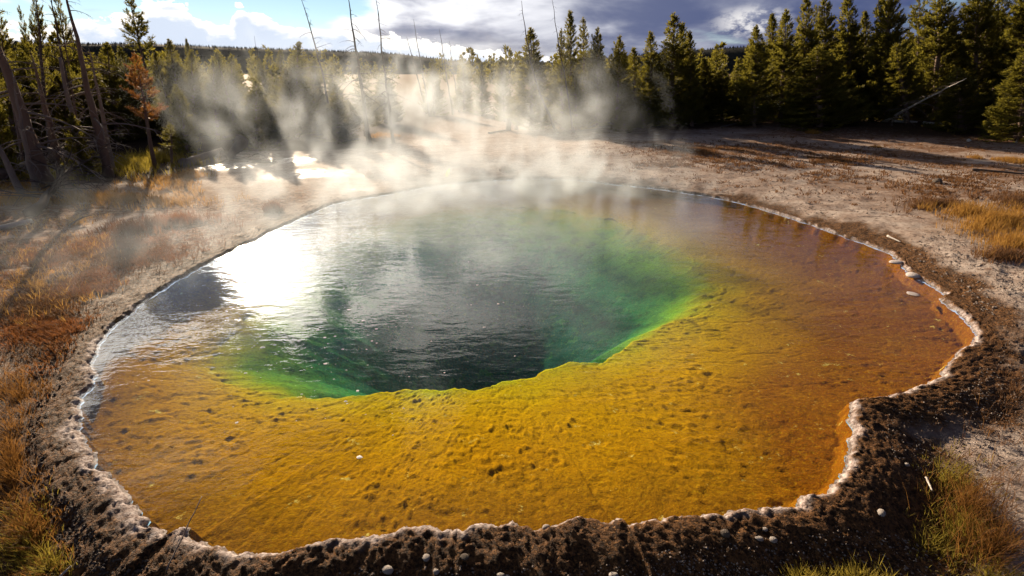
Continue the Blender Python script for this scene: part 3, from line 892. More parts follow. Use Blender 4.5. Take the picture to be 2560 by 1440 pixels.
pine(470, 13.5, 440, 215, 40, 3, 'small green pine low beside the dying orange one', group=G_L)
# left bank
pine(400, 17.5, 324, -2, 62, 5, 'tall open-crowned pine silhouetted on the bright sky at left', 'd', group=G_L, name='pine_tree')
pine(390, 11.2, 338, 138, 62, 5, 'dying pine with orange needles above a bare thin trunk', 'r', group=G_L)
pine(432, 11.4, 425, 312, 42, 5, 'knee-thin young pine on a bare stem beside the fallen log', group=G_L)
pine(300, 15.0, 266, 110, 58, 0, 'dark pine behind the two leaning trunks', 'd', group=G_L)
pine(360, 16.0, 300, 120, 50, 0, 'dark pine under the tall open-crowned one', 'd', group=G_L)
pine(235, 15.0, 180, 95, 60, 1, 'shadowed pine behind the bleached broken trunk', 'd', group=G_L)
pine(180, 14.5, 130, 85, 62, 0, 'shadowed pine between the leaning trunks at far left', 'd', group=G_L)
pine(115, 14.0, 60, 95, 66, 1, 'shadowed pine behind the thickest leaning trunk', 'd', group=G_L)
pine(50, 13.5, -20, 70, 70, 0, 'shadowed pine cut by the left edge', 'd', group=G_L)
pine(205, 9.9, 180, 285, 36, 3, 'little sunlit pine among the leaning trunks', group=G_L)
pine(20, 9.6, -6, 255, 34, 3, 'little pine sprig at the very left edge', group=G_L)
for i in range(22):
    bx_ = -120 + i * 46 + r_.uniform(-16, 16)
    Yw = r_.uniform(20, 30)
    pine(bx_, Yw, bx_ - (1280 - bx_) * 0.06 + r_.uniform(-8, 8), 140 + bx_ * 0.03 + r_.uniform(-16, 20), r_.uniform(34, 50), r_.choice([0, 2, 1]), 'dark pine deep in the wood behind the left-bank trees', 'd', 'wood behind the left bank', limbs=False)


for i in range(26):
    bx_ = 20 + i * 36 + r_.uniform(-12, 12)
    Yw = r_.uniform(15.5, 19)
    if 900 < bx_ < 1000:
        continue
    pine(bx_, Yw, bx_ - (1280 - bx_) * 0.07 + r_.uniform(-8, 8), 185 + bx_ * 0.02 + r_.uniform(-65, 60), r_.uniform(30, 58), r_.choice([0, 3, 1, 4, 2]), 'mid-height pine in the shaded thicket behind the left bank and wet flat', r_.choice('bbd'), 'thicket behind the left bank', limbs=False)
for i in range(16):
    bx_ = 1395 + i * 60 + r_.uniform(-14, 14)
    Yw = r_.uniform(19.5, 22.5)
    pine(bx_, Yw, bx_ + r_.uniform(-6, 8), 190 - max(0, bx_ - 1800) * 0.14 + r_.uniform(-45, 30), r_.uniform(48, 66), r_.choice([0, 3, 1]), 'mid-height pine closing a gap in the right-hand stand', r_.choice('nd'), 'understorey of the right-hand stand', limbs=False)
# far tree line across the meadow: reads as one mass
r2 = np.random.default_rng(55)
P0, Dd = [], []
for i in range(420):
    Yt = r2.uniform(90, 230)
    xt = r2.uniform(-1.25, 1.25) * Yt
    if abs(xt + 0.22 * Yt) < 0.09 * Yt and Yt < 170:
        continue
    ht = r2.uniform(3.6, 7.0) * (0.75 + Yt / 500)
    for k in range(34):
        t = r2.random() ** 1.3
        a = r2.uniform(0, 6.283)
        rad = ht * 0.20 * (1 - t) * r2.uniform(0.3, 1.0) + 0.05
        P0.append((xt + rad * math.cos(a), Yt + rad * math.sin(a), ht * t)); Dd.append((math.cos(a) * 0.6, math.sin(a) * 0.6, 0.55))
V_, F_ = needle_tufts(P0, np.array(Dd) / np.linalg.norm(np.array(Dd), axis=1, keepdims=True), r2, per=5, ln=(0.6, 1.2), wd=0.35)
link('distant_treeline', mesh_np('distant_treeline', V_, F_, [NEEDLE_DK], smooth=False), kind='stuff', label='low dark tree line across the far meadow below the ridge', category='trees')


# ------------------------------------------------------------------ dead trees
BR = []
for i in range(7):
    rr_ = random.Random(100 + i)
    droop = [0.25, 0.5, 0.8, 0.35, 0.65, 0.1, 0.95][i]
    p, d = Vector((0, 0, 0)), Vector((1, 0, 0.35 - droop * 0.3))
    pts_ = [p.copy()]
    for k in range(7):
        d = (d + Vector((0, rr_.uniform(-0.16, 0.16), -droop * 0.16 + rr_.uniform(-0.05, 0.05)))).normalized()
        p = p + d / 7
        pts_.append(p.copy())
    parts = [tube(pts_, [0.020 * (1 - k / 7.6) for k in range(8)], 5, cap=False)]
    for k in (2, 3, 4, 5, 6):
        if rr_.random() < 0.75:
            dd = (Vector((0.7, rr_.choice((-1, 1)) * rr_.uniform(0.4, 0.9), -0.25 - droop * 0.3)).normalized())
            l_ = rr_.uniform(0.14, 0.34)
            parts.append(tube([pts_[k], pts_[k] + dd * l_ * 0.5, pts_[k] + dd * l_ + Vector((0, 0, -0.04))], [0.008, 0.006, 0.002], 4, cap=False))
    v_, f_ = join_geo(parts)
    BR.append({m.name: mesh_np('branch', v_, f_, [m]) for m in (DEADWOOD, DARKWOOD)})


def dead_tree(base, tip, rad, label, n_br=14, f0=0.35, br_len=0.9, bend=0.0, wood=DEADWOOD, name='dead_tree', group=None, cat='dead tree', top_r=0.12, droop_only=False, sag=0.0, sides=10, br_top=0.985):
    base, tip = Vector(base), Vector(tip)
    ax = tip - base
    h = ax.length
    rr_ = random.Random(int(abs(base.x * 731 + base.y * 97 + h * 11)))
    right = ax.cross(Vector((0, 1, 0))).normalized()
    pts_ = []
    n = 12
    for i in range(n + 1):
        t = i / n
        off = right * (bend * 4 * t * (1 - t) * h) + Vector((rr_.uniform(-1, 1), rr_.uniform(-1, 1), 0)) * 0.006 * h * (0 < i < n) + Vector((0, 0, -sag * 4 * t * (1 - t)))
        pts_.append(ax * t + off)
    rad_l = [rad * ((1 - t / n) * (1 - top_r) + top_r) * (1.35 if t == 0 else 1.0) for t in range(n + 1)]
    v_, f_ = tube(pts_, rad_l, sides, wob=0.18, seed=int(h * 100))
    root = link(name, None, loc=base, label=label, category=cat)
    root.empty_display_size = 0.2
    if group:
        root['group'] = group
    link('trunk', mesh_np('trunk', v_, f_, [wood]), root)
    for i in range(n_br):
        t = f0 + (1 - f0) * (i + rr_.random()) / n_br
        if t > br_top:
            continue
        k = min(int(t * n), n - 1)
        p = pts_[k].lerp(pts_[k + 1], t * n - k)
        a = rr_.random() * 6.283
        l_ = br_len * (1.05 - 0.75 * (t - f0) / (1 - f0)) * rr_.uniform(0.55, 1.2)
        rot = Quaternion((0, 0, 1), a) @ Quaternion((0, 1, 0), rr_.uniform(-0.3, 0.3))
        if name == 'fallen_tree':
            rot = lean_quat(ax, a)
        link('branch', BR[rr_.choice((1, 2, 4, 6) if droop_only else range(7))][wood.name if wood.name in BR[0] else DEADWOOD.name], root, loc=p, rot=rot, scale=(l_, l_, l_ * 1.0))
    return root


def gp(px, Yw, dz=-0.05):
    x = x_on_ground(px, Yw)
    return Vector((x, Yw, gz(x, Yw) + dz))


def gpp(px, py, dz=0.0):
    x, y = ground_at(px, py)
    return Vector((x, y, gz(x, y) + dz))


G_S = 'bare snags rising behind the pool'
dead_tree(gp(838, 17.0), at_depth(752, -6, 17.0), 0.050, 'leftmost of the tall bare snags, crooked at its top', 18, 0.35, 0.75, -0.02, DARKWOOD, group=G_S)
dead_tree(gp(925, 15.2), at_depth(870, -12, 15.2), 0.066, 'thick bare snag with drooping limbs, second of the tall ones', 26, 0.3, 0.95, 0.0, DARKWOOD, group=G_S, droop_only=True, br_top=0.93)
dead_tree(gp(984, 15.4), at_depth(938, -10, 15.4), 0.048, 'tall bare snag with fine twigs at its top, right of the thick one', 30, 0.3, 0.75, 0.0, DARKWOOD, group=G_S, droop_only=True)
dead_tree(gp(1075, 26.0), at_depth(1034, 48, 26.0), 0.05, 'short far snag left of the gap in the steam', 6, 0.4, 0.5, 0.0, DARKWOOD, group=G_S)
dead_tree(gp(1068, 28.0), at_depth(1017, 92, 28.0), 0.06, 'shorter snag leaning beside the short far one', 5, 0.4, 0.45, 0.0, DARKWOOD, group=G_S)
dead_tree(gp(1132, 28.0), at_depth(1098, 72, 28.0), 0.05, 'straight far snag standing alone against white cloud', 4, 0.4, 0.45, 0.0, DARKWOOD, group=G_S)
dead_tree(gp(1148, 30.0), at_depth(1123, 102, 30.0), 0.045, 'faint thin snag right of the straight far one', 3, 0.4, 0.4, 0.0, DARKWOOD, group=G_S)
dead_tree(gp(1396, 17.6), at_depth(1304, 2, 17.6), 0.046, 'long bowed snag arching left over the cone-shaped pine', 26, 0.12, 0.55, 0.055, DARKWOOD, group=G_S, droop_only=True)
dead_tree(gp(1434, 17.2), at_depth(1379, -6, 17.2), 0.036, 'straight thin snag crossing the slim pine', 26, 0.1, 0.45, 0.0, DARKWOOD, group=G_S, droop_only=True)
dead_tree(gp(668, 24.0), at_depth(636, 90, 24.0), 0.035, 'tiny crooked snag tip over the left ridge', 4, 0.6, 0.4, 0.0, DARKWOOD, group=G_S)
G_T = 'leaning trunks on the left bank'
dead_tree(gp(116, 9.2), at_depth(-50, -20, 9.2), 0.14, 'thickest reddish-brown leaning trunk at far left', 22, 0.2, 1.3, 0.0, BARK, group=G_T, droop_only=True)
dead_tree(gp(272, 10.2), at_depth(160, -40, 10.2), 0.085, 'long leaning trunk running out of the top of the picture', 40, 0.1, 1.1, 0.0, BARK, group=G_T, droop_only=True)
dead_tree(gp(285, 10.6), at_depth(222, 120, 10.6), 0.06, 'thin trunk hugging the right of the long leaning one', 24, 0.15, 0.7, 0.0, DEADWOOD, group=G_T, droop_only=True)
dead_tree(gp(224, 10.0), at_depth(150, 143, 10.0), 0.052, 'pale broken-topped trunk left of the long leaning one', 12, 0.2, 0.7, 0.02, DEADWOOD, group=G_T, top_r=0.5)
dead_tree(gp(160, 9.9), at_depth(80, 140, 9.9), 0.085, 'brown leaning trunk with many hanging twigs', 36, 0.15, 0.95, 0.0, BARK, group=G_T, droop_only=True)
dead_tree(gp(90, 8.9), at_depth(30, 180, 8.9), 0.05, 'slender bare trunk just right of the thickest one', 16, 0.2, 0.8, 0.01, DEADWOOD, group=G_T)
dead_tree(gp(62, 8.3), at_depth(-60, 250, 8.3), 0.06, 'pale trunk slanting in from the left edge', 8, 0.3, 0.6, 0.0, DEADWOOD, group=G_T)
dead_tree(gp(128, 11.0), at_depth(88, -30, 11.0), 0.05, 'thin dark stem rising past the ragged crowns at left', 14, 0.4, 0.7, 0.0, DARKWOOD, group=G_T)
dead_tree(gp(205, 11.2), at_depth(125, -30, 11.2), 0.05, 'second thin dark stem rising past the ragged crowns', 14, 0.4, 0.7, 0.0, DARKWOOD, group=G_T)
# ragged crowns high among the leaning trunks
pine(128, 11.3, 84, -30, 36, 5, 'ragged pine crown high at left, its stem thin and dark', 'd', group=G_L)
pine(60, 10.8, -10, 10, 46, 5, 'ragged spreading crown in the top left corner', 'd', group=G_L)
pine(212, 11.4, 140, -20, 40, 5, 'ragged crown just left of the long leaning trunk', 'd', group=G_L)
pine(150, 11.8, 48, 22, 22, 5, 'small ragged crown with a bent leader at far left', 'd', group=G_L)

# leaning white trunk and stumps on the right
dead_tree(gpp(2202, 332), at_depth(2416, 196, 15.0), 0.05, 'leaning broken white trunk with hanging dead twigs by the right pines', 30, 0.15, 0.75, 0.03, PALEWOOD, name='leaning_dead_trunk', cat='dead tree', droop_only=True)


def log(p0, p1, rad, label, wood, n_br=0, br=0.6, sag=0.0, name='fallen_log', cat='log', bend=0.0, top_r=0.5):
    return dead_tree(p0, p1, rad, label, n_br, 0.15, br, bend, wood, name=name, cat=cat, top_r=top_r, sag=sag)


log(gpp(-40, 478, 0.16), gpp(228, 407, 0.34), 0.10, 'long grey fallen log slanting up from the left edge', DEADWOOD)
log(gpp(-30, 470, 0.06), gpp(55, 438, 0.12), 0.055, 'short bleached log end above the long grey log', DEADWOOD)
b_ = log(gpp(80, 548, 0.04), gpp(255, 405, 0.45), 0.060, 'fallen dead treetop bristling with dark twigs on the left bank', DARKWOOD, 90, 1.0, name='fallen_tree', cat='dead tree', top_r=0.25)
log(gpp(-20, 590, 0.03), gpp(84, 566, 0.05), 0.035, 'smooth white log end poking in from the left edge', PALEWOOD, top_r=0.9)
log(gpp(176, 571, 0.02), gpp(236, 556, 0.10), 0.014, 'short dark curved stick on the pale left bank', DARKWOOD, bend=0.08)
log(gpp(462, 422, 0.06), gpp(560, 400, 0.20), 0.10, 'silvery fallen log beside the shining wet flat', DEADWOOD, 3, 0.5)
log(gpp(560, 404, 0.15), gpp(690, 408, 0.03), 0.05, 'forked driftwood limb lying in the shining wet flat', DARKWOOD, 10, 0.7, bend=-0.04)
log(gpp(610, 390, 0.3), gpp(575, 408, 0.1), 0.13, 'dark rotten root stump between the log and the forked limb', DARKWOOD, 9, 0.5, name='root_stump', cat='stump')
log(gpp(2412, 377, 0.03), gpp(2470, 352, 0.12), 0.030, 'pale curved branch on the ground near the right edge', PALEWOOD, 3, 0.4, bend=-0.06)
log(gpp(2222, 332, 0.05), gpp(2285, 334, 0.05), 0.05, 'pale log lying at the foot of the leaning white trunk', PALEWOOD)
log(gpp(2300, 338, 0.04), gpp(2390, 348, 0.04), 0.035, 'long pale pole on the ground right of the leaning trunk', PALEWOOD)
log(gpp(2420, 455, 0.03), gpp(2580, 472, 0.03), 0.025, 'thin brown pole lying flat at the right edge of the clearing', DARKWOOD)
log(gpp(2530, 385, 0.03), gpp(2560, 352, 0.25), 0.02, 'twiggy dead branch standing at the right edge', DEADWOOD, 6, 0.4)
log(gpp(1800, 340, 0.04), gpp(1875, 326, 0.10), 0.03, 'thin dead branch on the shaded ground below the small yellowish pine', DARKWOOD, 4, 0.3)
log(gpp(1271, 331, -0.03), at_depth(1268, 300, 18.0) if False else gpp(1271, 331, 0.55), 0.10, 'ragged grey stump in the steam, left of a second one', DEADWOOD, 0, name='tree_stump', cat='stump')
log(gpp(1291, 329, -0.03), gpp(1291, 329, 0.45), 0.08, 'second ragged stump in the steam, right of the first', DEADWOOD, 0, name='tree_stump', cat='stump')
log(gpp(1222, 338, 0.02), gpp(1268, 331, 0.03), 0.03, 'thin dead pole lying left of the two stumps', DARKWOOD)
log(gpp(2214, 607, 0.03), gpp(2246, 621, 0.03), 0.011, 'small white twig on the dark bank right of the pool', PALEWOOD)
log(gpp(128, 1432, 0.02), gpp(176, 1410, 0.03), 0.006, 'pale straight twig in the bottom left grass', PALEWOOD)
log(gpp(2322, 1180, 0.02), gpp(2336, 1214, 0.03), 0.006, 'short white twig beside the bottom right grass', PALEWOOD)
log(gpp(420, 1432, 0.02), at_depth(505, 1240, ground_at(470, 1310)[1] + 0.06), 0.0035, 'long dry grass stem bridging the rim at lower left', DEADWOOD, name='dry_stem', cat='grass stem')


# ------------------------------------------------------------------ grasses and low dry plants
def blades(P, h, wd, r_, lean=0.5, curl=0.5, n_per=1, spread=0.0):
    P = np.repeat(np.asarray(P, float), n_per, 0)
    h = np.repeat(np.asarray(h, float), n_per, 0) * r_.uniform(0.55, 1.15, len(P))
    n = len(P)
    a = r_.uniform(0, 2 * np.pi, n)
    P = P + np.stack([np.cos(a) * spread * r_.random(n), np.sin(a) * spread * r_.random(n), np.zeros(n)], -1)
    ln_ = r_.uniform(0.1, lean, n)
    d = np.stack([np.cos(a) * ln_, np.sin(a) * ln_, np.ones(n)], -1)
    d /= np.linalg.norm(d, axis=1, keepdims=True)
    d2 = d + np.stack([np.cos(a) * curl, np.sin(a) * curl, -0.35 * curl * np.ones(n)], -1) * r_.uniform(0.2, 1.0, (n, 1))
    d2 /= np.linalg.norm(d2, axis=1, keepdims=True)
    b = r_.uniform(0, np.pi, n)
    s = np.stack([np.cos(b), np.sin(b), np.zeros(n)], -1) * wd
    H_ = h[:, None]
    m1 = P + d * H_ * 0.55
    V = np.stack([P - s * 0.5, P + s * 0.5, m1 + s * 0.4, m1 - s * 0.4, m1 + d2 * H_ * 0.45], 1).reshape(-1, 3)
    i = np.arange(n)[:, None] * 5
    return V, [i + np.array([[0, 1, 2, 3]]), i + np.array([[3, 2, 4]])]


def scatter(ells, seed, clump_t=0.46):
    """ells: (px, py, rx, ry, n) areas of bank; returns points standing on the ground outside the water"""
    r_ = np.random.default_rng(seed)
    out = []
    for (px, py, rx, ry, n) in ells:
        a = r_.uniform(0, 2 * np.pi, n)
        rad = np.minimum(np.abs(r_.normal(0, 0.62, n)), 1.6)            # thins out towards its edge
        for t, f in zip(a, rad):
            out.append(ground_at(px + rx * f * math.cos(t), py + ry * f * math.sin(t)))
    out = np.array(out)
    th = np.arctan2(out[:, 1] - CY, out[:, 0] - CX)
    d = np.hypot(out[:, 0] - CX, out[:, 1] - CY) - shore_r(th)
    out, d = out[d > 0.16], d[d > 0.16]
    clump = fbm(out[:, 0] * 2.2, out[:, 1] * 2.2, octaves=3, seed=seed + 7)
    keep = clump + r_.uniform(-0.16, 0.16, len(out)) > clump_t
    out = out[keep]
    return np.column_stack([out, ground_z(out[:, 0], out[:, 1]) - 0.004]), r_


def plants(name, label, ells, mat, h, wd, n_per, spread, seed, lean=0.6, curl=0.6, cat='grass', clump_t=0.46):
    P, r_ = scatter(ells, seed, clump_t)
    V, Fc = blades(P, r_.uniform(h[0], h[1], len(P)), wd, r_, lean, curl, n_per, spread)
    link(name, mesh_np(name, V, Fc, [mat], smooth=False), kind='stuff', label=label, category=cat)


plants('dry_plants', 'reddish-brown dry plants matted over the left bank', [(330, 620, 240, 66, 2600), (100, 660, 160, 90, 2200), (270, 730, 190, 70, 2000), (110, 820, 150, 100, 2000), (60, 930, 90, 60, 700), (420, 650, 120, 40, 500)], RUST, (0.02, 0.07), 0.0055, 7, 0.05, 11, 0.8, 0.7, cat='dry plants', clump_t=0.52)
plants('dry_plants', 'dull brown dry plants among the reddish ones on the left bank', [(300, 640, 280, 80, 1500), (100, 760, 160, 150, 1800), (520, 560, 120, 40, 300)], BROWNP, (0.02, 0.07), 0.006, 7, 0.05, 24, 1.0, 0.8, cat='dry plants', clump_t=0.47)
plants('golden_grass', 'scattered golden blades among the reddish plants of the left bank', [(260, 600, 260, 70, 420), (100, 720, 150, 120, 420), (200, 560, 200, 30, 260)], GOLDG, (0.04, 0.12), 0.005, 6, 0.04, 25, 0.8, 0.6, clump_t=0.57)
plants('dry_plants', 'orange-red dry tussocks along the upper edge of the left bank', [(440, 562, 110, 16, 420), (340, 585, 90, 18, 260)], RUST, (0.07, 0.15), 0.007, 8, 0.06, 12, 0.4, 0.3, cat='dry plants')
plants('golden_grass', 'golden grass below the fallen treetop on the left bank', [(330, 505, 190, 16, 700), (430, 470, 95, 18, 500), (470, 445, 40, 12, 200), (60, 505, 110, 16, 400), (40, 480, 60, 10, 160)], GOLDG, (0.07, 0.17), 0.008, 8, 0.08, 13, 0.5, 0.4)
plants('golden_grass', 'yellow grass under the leaning trunks', [(330, 420, 150, 26, 700), (110, 440, 120, 22, 420), (400, 400, 90, 22, 400)], GREENG, (0.10, 0.26), 0.010, 7, 0.08, 14, 0.5, 0.4)
plants('dry_plants', 'low brown dry plants dotted over the right clearing', [(2050, 430, 480, 70, 2600), (1760, 398, 190, 30, 1300), (2380, 490, 200, 50, 800), (1650, 430, 160, 22, 320), (1480, 400, 130, 40, 160)], BROWNP, (0.025, 0.075), 0.016, 8, 0.09, 15, 1.0, 0.8, cat='dry plants')
plants('dry_plants', 'dark red-brown mat of plants at the edge of the golden grass on the right', [(2330, 540, 90, 14, 300), (2520, 545, 60, 26, 220), (2500, 668, 60, 14, 300)], BROWNP, (0.05, 0.12), 0.006, 8, 0.05, 16, cat='dry plants')
plants('golden_grass', 'golden grass patch on the right bank', [(2480, 585, 140, 30, 1500), (2400, 560, 60, 14, 300), (2520, 640, 80, 22, 700), (2290, 548, 40, 8, 70)], GOLDG, (0.07, 0.17), 0.005, 4, 0.05, 17, 0.45, 0.4)
plants('golden_grass', 'tall amber grass in the lower left corner', [(50, 985, 80, 60, 500), (20, 1150, 40, 110, 460), (45, 1310, 70, 110, 950), (40, 1410, 100, 50, 500)], AMBER, (0.03, 0.11), 0.0022, 5, 0.03, 18, 0.9, 0.7)
plants('green_grass', 'yellow-green grass blades mixed into the lower left corner', [(50, 1340, 80, 100, 420), (110, 1400, 60, 40, 160)], GREENG, (0.03, 0.09), 0.0025, 5, 0.03, 19, 0.9, 0.7)
plants('green_grass', 'yellow-green grass in the lower right corner', [(2400, 1170, 80, 60, 420), (2440, 1290, 130, 110, 1100), (2500, 1400, 110, 60, 500), (2350, 1330, 60, 30, 160)], GREENG, (0.02, 0.085), 0.0028, 5, 0.04, 20, 0.9, 0.7)
plants('golden_grass', 'tall thin amber stems over the lower right grass', [(2430, 1230, 120, 140, 340), (2500, 1340, 90, 90, 240)], AMBER, (0.08, 0.20), 0.0022, 3, 0.04, 21, 0.7, 0.5)
plants('green_grass', 'small bright grass clump at the bottom edge, right of centre', [(2150, 1430, 90, 22, 420), (2020, 1432, 50, 16, 240)], GREENG, (0.03, 0.09), 0.0035, 6, 0.035, 22, 0.8, 0.6)
plants('dry_plants', 'sparse straw stems on the gravel right of the notch', [(2480, 1100, 90, 60, 240), (2540, 960, 40, 90, 120)], BROWNP, (0.02, 0.08), 0.003, 4, 0.04, 23, cat='dry plants')


def tuft(px, py, h, rad, mat, label, n=220, seed=0, cat='grass tuft'):
    x, y = ground_at(px, py)
    r_ = np.random.default_rng(seed + int(px))
    a = r_.uniform(0, 2 * np.pi, n)
    f = np.sqrt(r_.random(n)) * rad
    P = np.column_stack([np.cos(a) * f, np.sin(a) * f, np.zeros(n) - 0.01])
    V, Fc = blades(P, h * (1.05 - 0.6 * (f / rad) ** 2), 0.008, r_, 0.45, 0.35)
    link('grass_tuft', mesh_np('grass_tuft', V, Fc, [mat], smooth=False), loc=(x, y, gz(x, y)), label=label, category=cat, group='single tufts on the pale flats')


tuft(685, 532, 0.20, 0.14, RUST, 'round rust-red tuft by itself on the left shore of the pool', 500)
tuft(1030, 450, 0.14, 0.11, RUST, 'small rust tuft on the far shore, left of the yellow leaf', 300)
tuft(925, 446, 0.18, 0.08, RUST, 'faint tuft in the steam on the far shore, left of the small rust tuft', 200)
tuft(1165, 432, 0.12, 0.42, RUST, 'wide pale tuft patch behind the yellow leaf', 600)
tuft(1265, 430, 0.16, 0.16, BROWNP, 'brownish tuft in the steam right of the yellow leaf', 260)
tuft(2185, 388, 0.10, 0.14, GOLDG, 'small golden tuft in the middle of the right clearing', 240)
tuft(2520, 425, 0.13, 0.36, GOLDG, 'wide golden tuft near the right edge of the clearing', 1100)
tuft(2430, 418, 0.12, 0.16, GOLDG, 'small golden tuft left of the wide one', 220)
tuft(2030, 352, 0.16, 0.24, GOLDG, 'golden tuft at the foot of the forward pointed pine', 380)
tuft(960, 345, 0.20, 0.55, GOLDG, 'golden grass ring around the foot of the tallest snags', 500)
tuft(2165, 497, 0.09, 0.03, BROWNP, 'single thin brown sprig on the right clearing', 40)

# ------------------------------------------------------------------ stones, flakes, leaf
import bmesh
PEB = []
for i in range(5):
    b = bmesh.new()
    bmesh.ops.create_icosphere(b, subdivisions=2, radius=1.0)
    rr_ = np.random.default_rng(200 + i)
    sc3 = rr_.uniform(0.7, 1.15, 3) * np.array([1, 1, 0.72])
    for v in b.verts:
        c_ = np.array(v.co)
        k_ = 0.82 + 0.36 * float(fbm(np.array([c_[0] * 1.7 + i * 5]), np.array([c_[1] * 1.7]), np.array([c_[2] * 1.7 + 3.0]), octaves=3, seed=i)[0])
        v.co = Vector(c_ * k_ * sc3)
    me = bpy.data.meshes.new('pebble')
    b.to_mesh(me)
    b.free()
    PEB.append(me)


def pebble(px, py, r, label, mat=STONE, var=0, name='pebble', cat='pebble', flat=1.0, group=None, z=None):
    x, y = ground_at(px, py)
    me = PEB[var % 5].copy()
    me.materials.append(mat)
    for p in me.polygons:
        p.use_smooth = (mat is not STONE_DK)
    o = link(name, me, loc=(x, y, (gz(x, y) + r * 0.3 * flat) if z is None else z), rot=Quaternion((0, 0, 1), px * 0.7), scale=(r, r * 0.85, r * 0.8 * flat), label=label, category=cat)
    if group:
        o['group'] = group
    return o


GP = 'pebbles on the near bank'
pebble(1066, 1393, 0.020, 'pale pointed pebble above the bottom edge, left of centre', STONE, 0, group=GP)
pebble(969, 1421, 0.024, 'tan rounded pebble, leftmost on the bottom bank', STONE, 1, group=GP)
pebble(1090, 1425, 0.016, 'small grey pebble right below the pale pointed one', STONE, 2, group=GP)
pebble(1252, 1430, 0.017, 'white pebble at the bottom edge, left one of a touching pair', STONE, 3, group=GP)
pebble(1268, 1433, 0.014, 'white pebble at the bottom edge, right one of a touching pair', STONE, 4, group=GP)
pebble(1162, 1396, 0.020, 'dark pebble on the brown slope below the rim', STONE_DK, 0, group=GP)
pebble(1365, 1320, 0.018, 'grey pebble lodged just under the crust of the rim', STONE, 1, group=GP)
pebble(1812, 1342, 0.026, 'dull brown stone below the rim, biggest of the right group', STONE_DK, 2, group=GP)
pebble(1898, 1347, 0.018, 'pale pebble, left of two beside the brown stone', STONE, 3, group=GP)
pebble(1933, 1351, 0.018, 'pale pebble, right of two beside the brown stone', STONE, 4, group=GP)
pebble(1912, 1325, 0.014, 'small pale pebble above the two beside the brown stone', STONE, 0, group=GP)
pebble(2205, 1280, 0.022, 'pinkish round pebble below the notch of the rim', STONE, 1, group=GP)
pebble(2270, 1155, 0.015, 'small white pebble on dark ground right of the notch', STONE, 2, group=GP)
pebble(1535, 1425, 0.020, 'off-white pebble cluster stone at the bottom edge, right of centre', STONE, 3, group=GP)
pebble(2332, 493, 0.085, 'dark squarish rock standing on the pale right clearing', STONE_DK, 2, 'rock', 'rock', 1.1)
pebble(2021, 398, 0.055, 'small dark stone far out on the right clearing', STONE_DK, 3, 'rock', 'rock')
pebble(2282, 736, 0.060, 'pale sinter flake standing alone in the water near the right shore', SINTER, 0, 'sinter_flake', 'sinter flake', 0.25, 'sinter flakes in the shallows', z=0.004)
pebble(2240, 657, 0.075, 'pale sinter flake against the right shore, upper of two', SINTER, 1, 'sinter_flake', 'sinter flake', 0.35, 'sinter flakes in the shallows', z=0.008)
pebble(2282, 690, 0.085, 'pale knobbly sinter flake against the right shore, lower of two', SINTER, 2, 'sinter_flake', 'sinter flake', 0.45, 'sinter flakes in the shallows', z=0.008)

# gravel: too small to pick apart
def gravel(name, label, ells, mat, size, seed, dmin=0.18):
    r_ = np.random.default_rng(seed)
    P = []
    for (px, py, rx, ry, n) in ells:
        for _ in range(n):
            t, f = r_.uniform(0, 6.283), math.sqrt(r_.random())
            P.append(ground_at(px + rx * f * math.cos(t), py + ry * f * math.sin(t)))
    P = np.array(P)
    th = np.arctan2(P[:, 1] - CY, P[:, 0] - CX)
    d = np.hypot(P[:, 0] - CX, P[:, 1] - CY) - shore_r(th)
    P = P[d > dmin]
    n = len(P)
    z = ground_z(P[:, 0], P[:, 1])
    C_ = np.column_stack([P, z + 0.001])
    dirs = np.array([[1, 0, 0], [0, 1, 0], [-1, 0, 0], [0, -1, 0], [0, 0, 1], [0, 0, -1]], float)
    s = size[0] + (size[1] - size[0]) * r_.random((n, 1, 1)) ** 2.2
    a = r_.uniform(0, 6.283, n)
    rot = np.stack([np.stack([np.cos(a), -np.sin(a), 0 * a], -1), np.stack([np.sin(a), np.cos(a), 0 * a], -1), np.stack([0 * a, 0 * a, 0 * a + 0.7], -1)], 1)
    V = C_[:, None, :] + np.einsum('nij,kj->nki', rot, dirs) * s * r_.uniform(0.6, 1.2, (n, 6, 1))
    Fc = np.array([[0, 1, 4], [1, 2, 4], [2, 3, 4], [3, 0, 4], [1, 0, 5], [2, 1, 5], [3, 2, 5], [0, 3, 5]])
    Fa = (np.arange(n)[:, None, None] * 6 + Fc[None]).reshape(-1, 3)
    link(name, mesh_np(name, V.reshape(-1, 3), Fa, [mat], smooth=False), kind='stuff', label=label, category='gravel')


gravel('gravel', 'pale gravel on the near right bank', [(2050, 1390, 420, 80, 1500), (2380, 1050, 220, 120, 1800), (2460, 880, 120, 160, 1500), (1700, 1420, 220, 30, 300), (1250, 1428, 450, 16, 200)], GRIT, (0.0015, 0.008), 31)
gravel('gravel', 'dark gritty crumbs on the left bank', [(180, 1150, 120, 200, 1800), (300, 1330, 170, 100, 1200), (160, 920, 90, 140, 800)], STONE_DK, (0.003, 0.012), 32)
gravel('gravel', 'coarse pale grit across the right clearing', [(2200, 470, 380, 90, 2600), (2400, 700, 160, 110, 1400)], GRIT, (0.004, 0.020), 33)

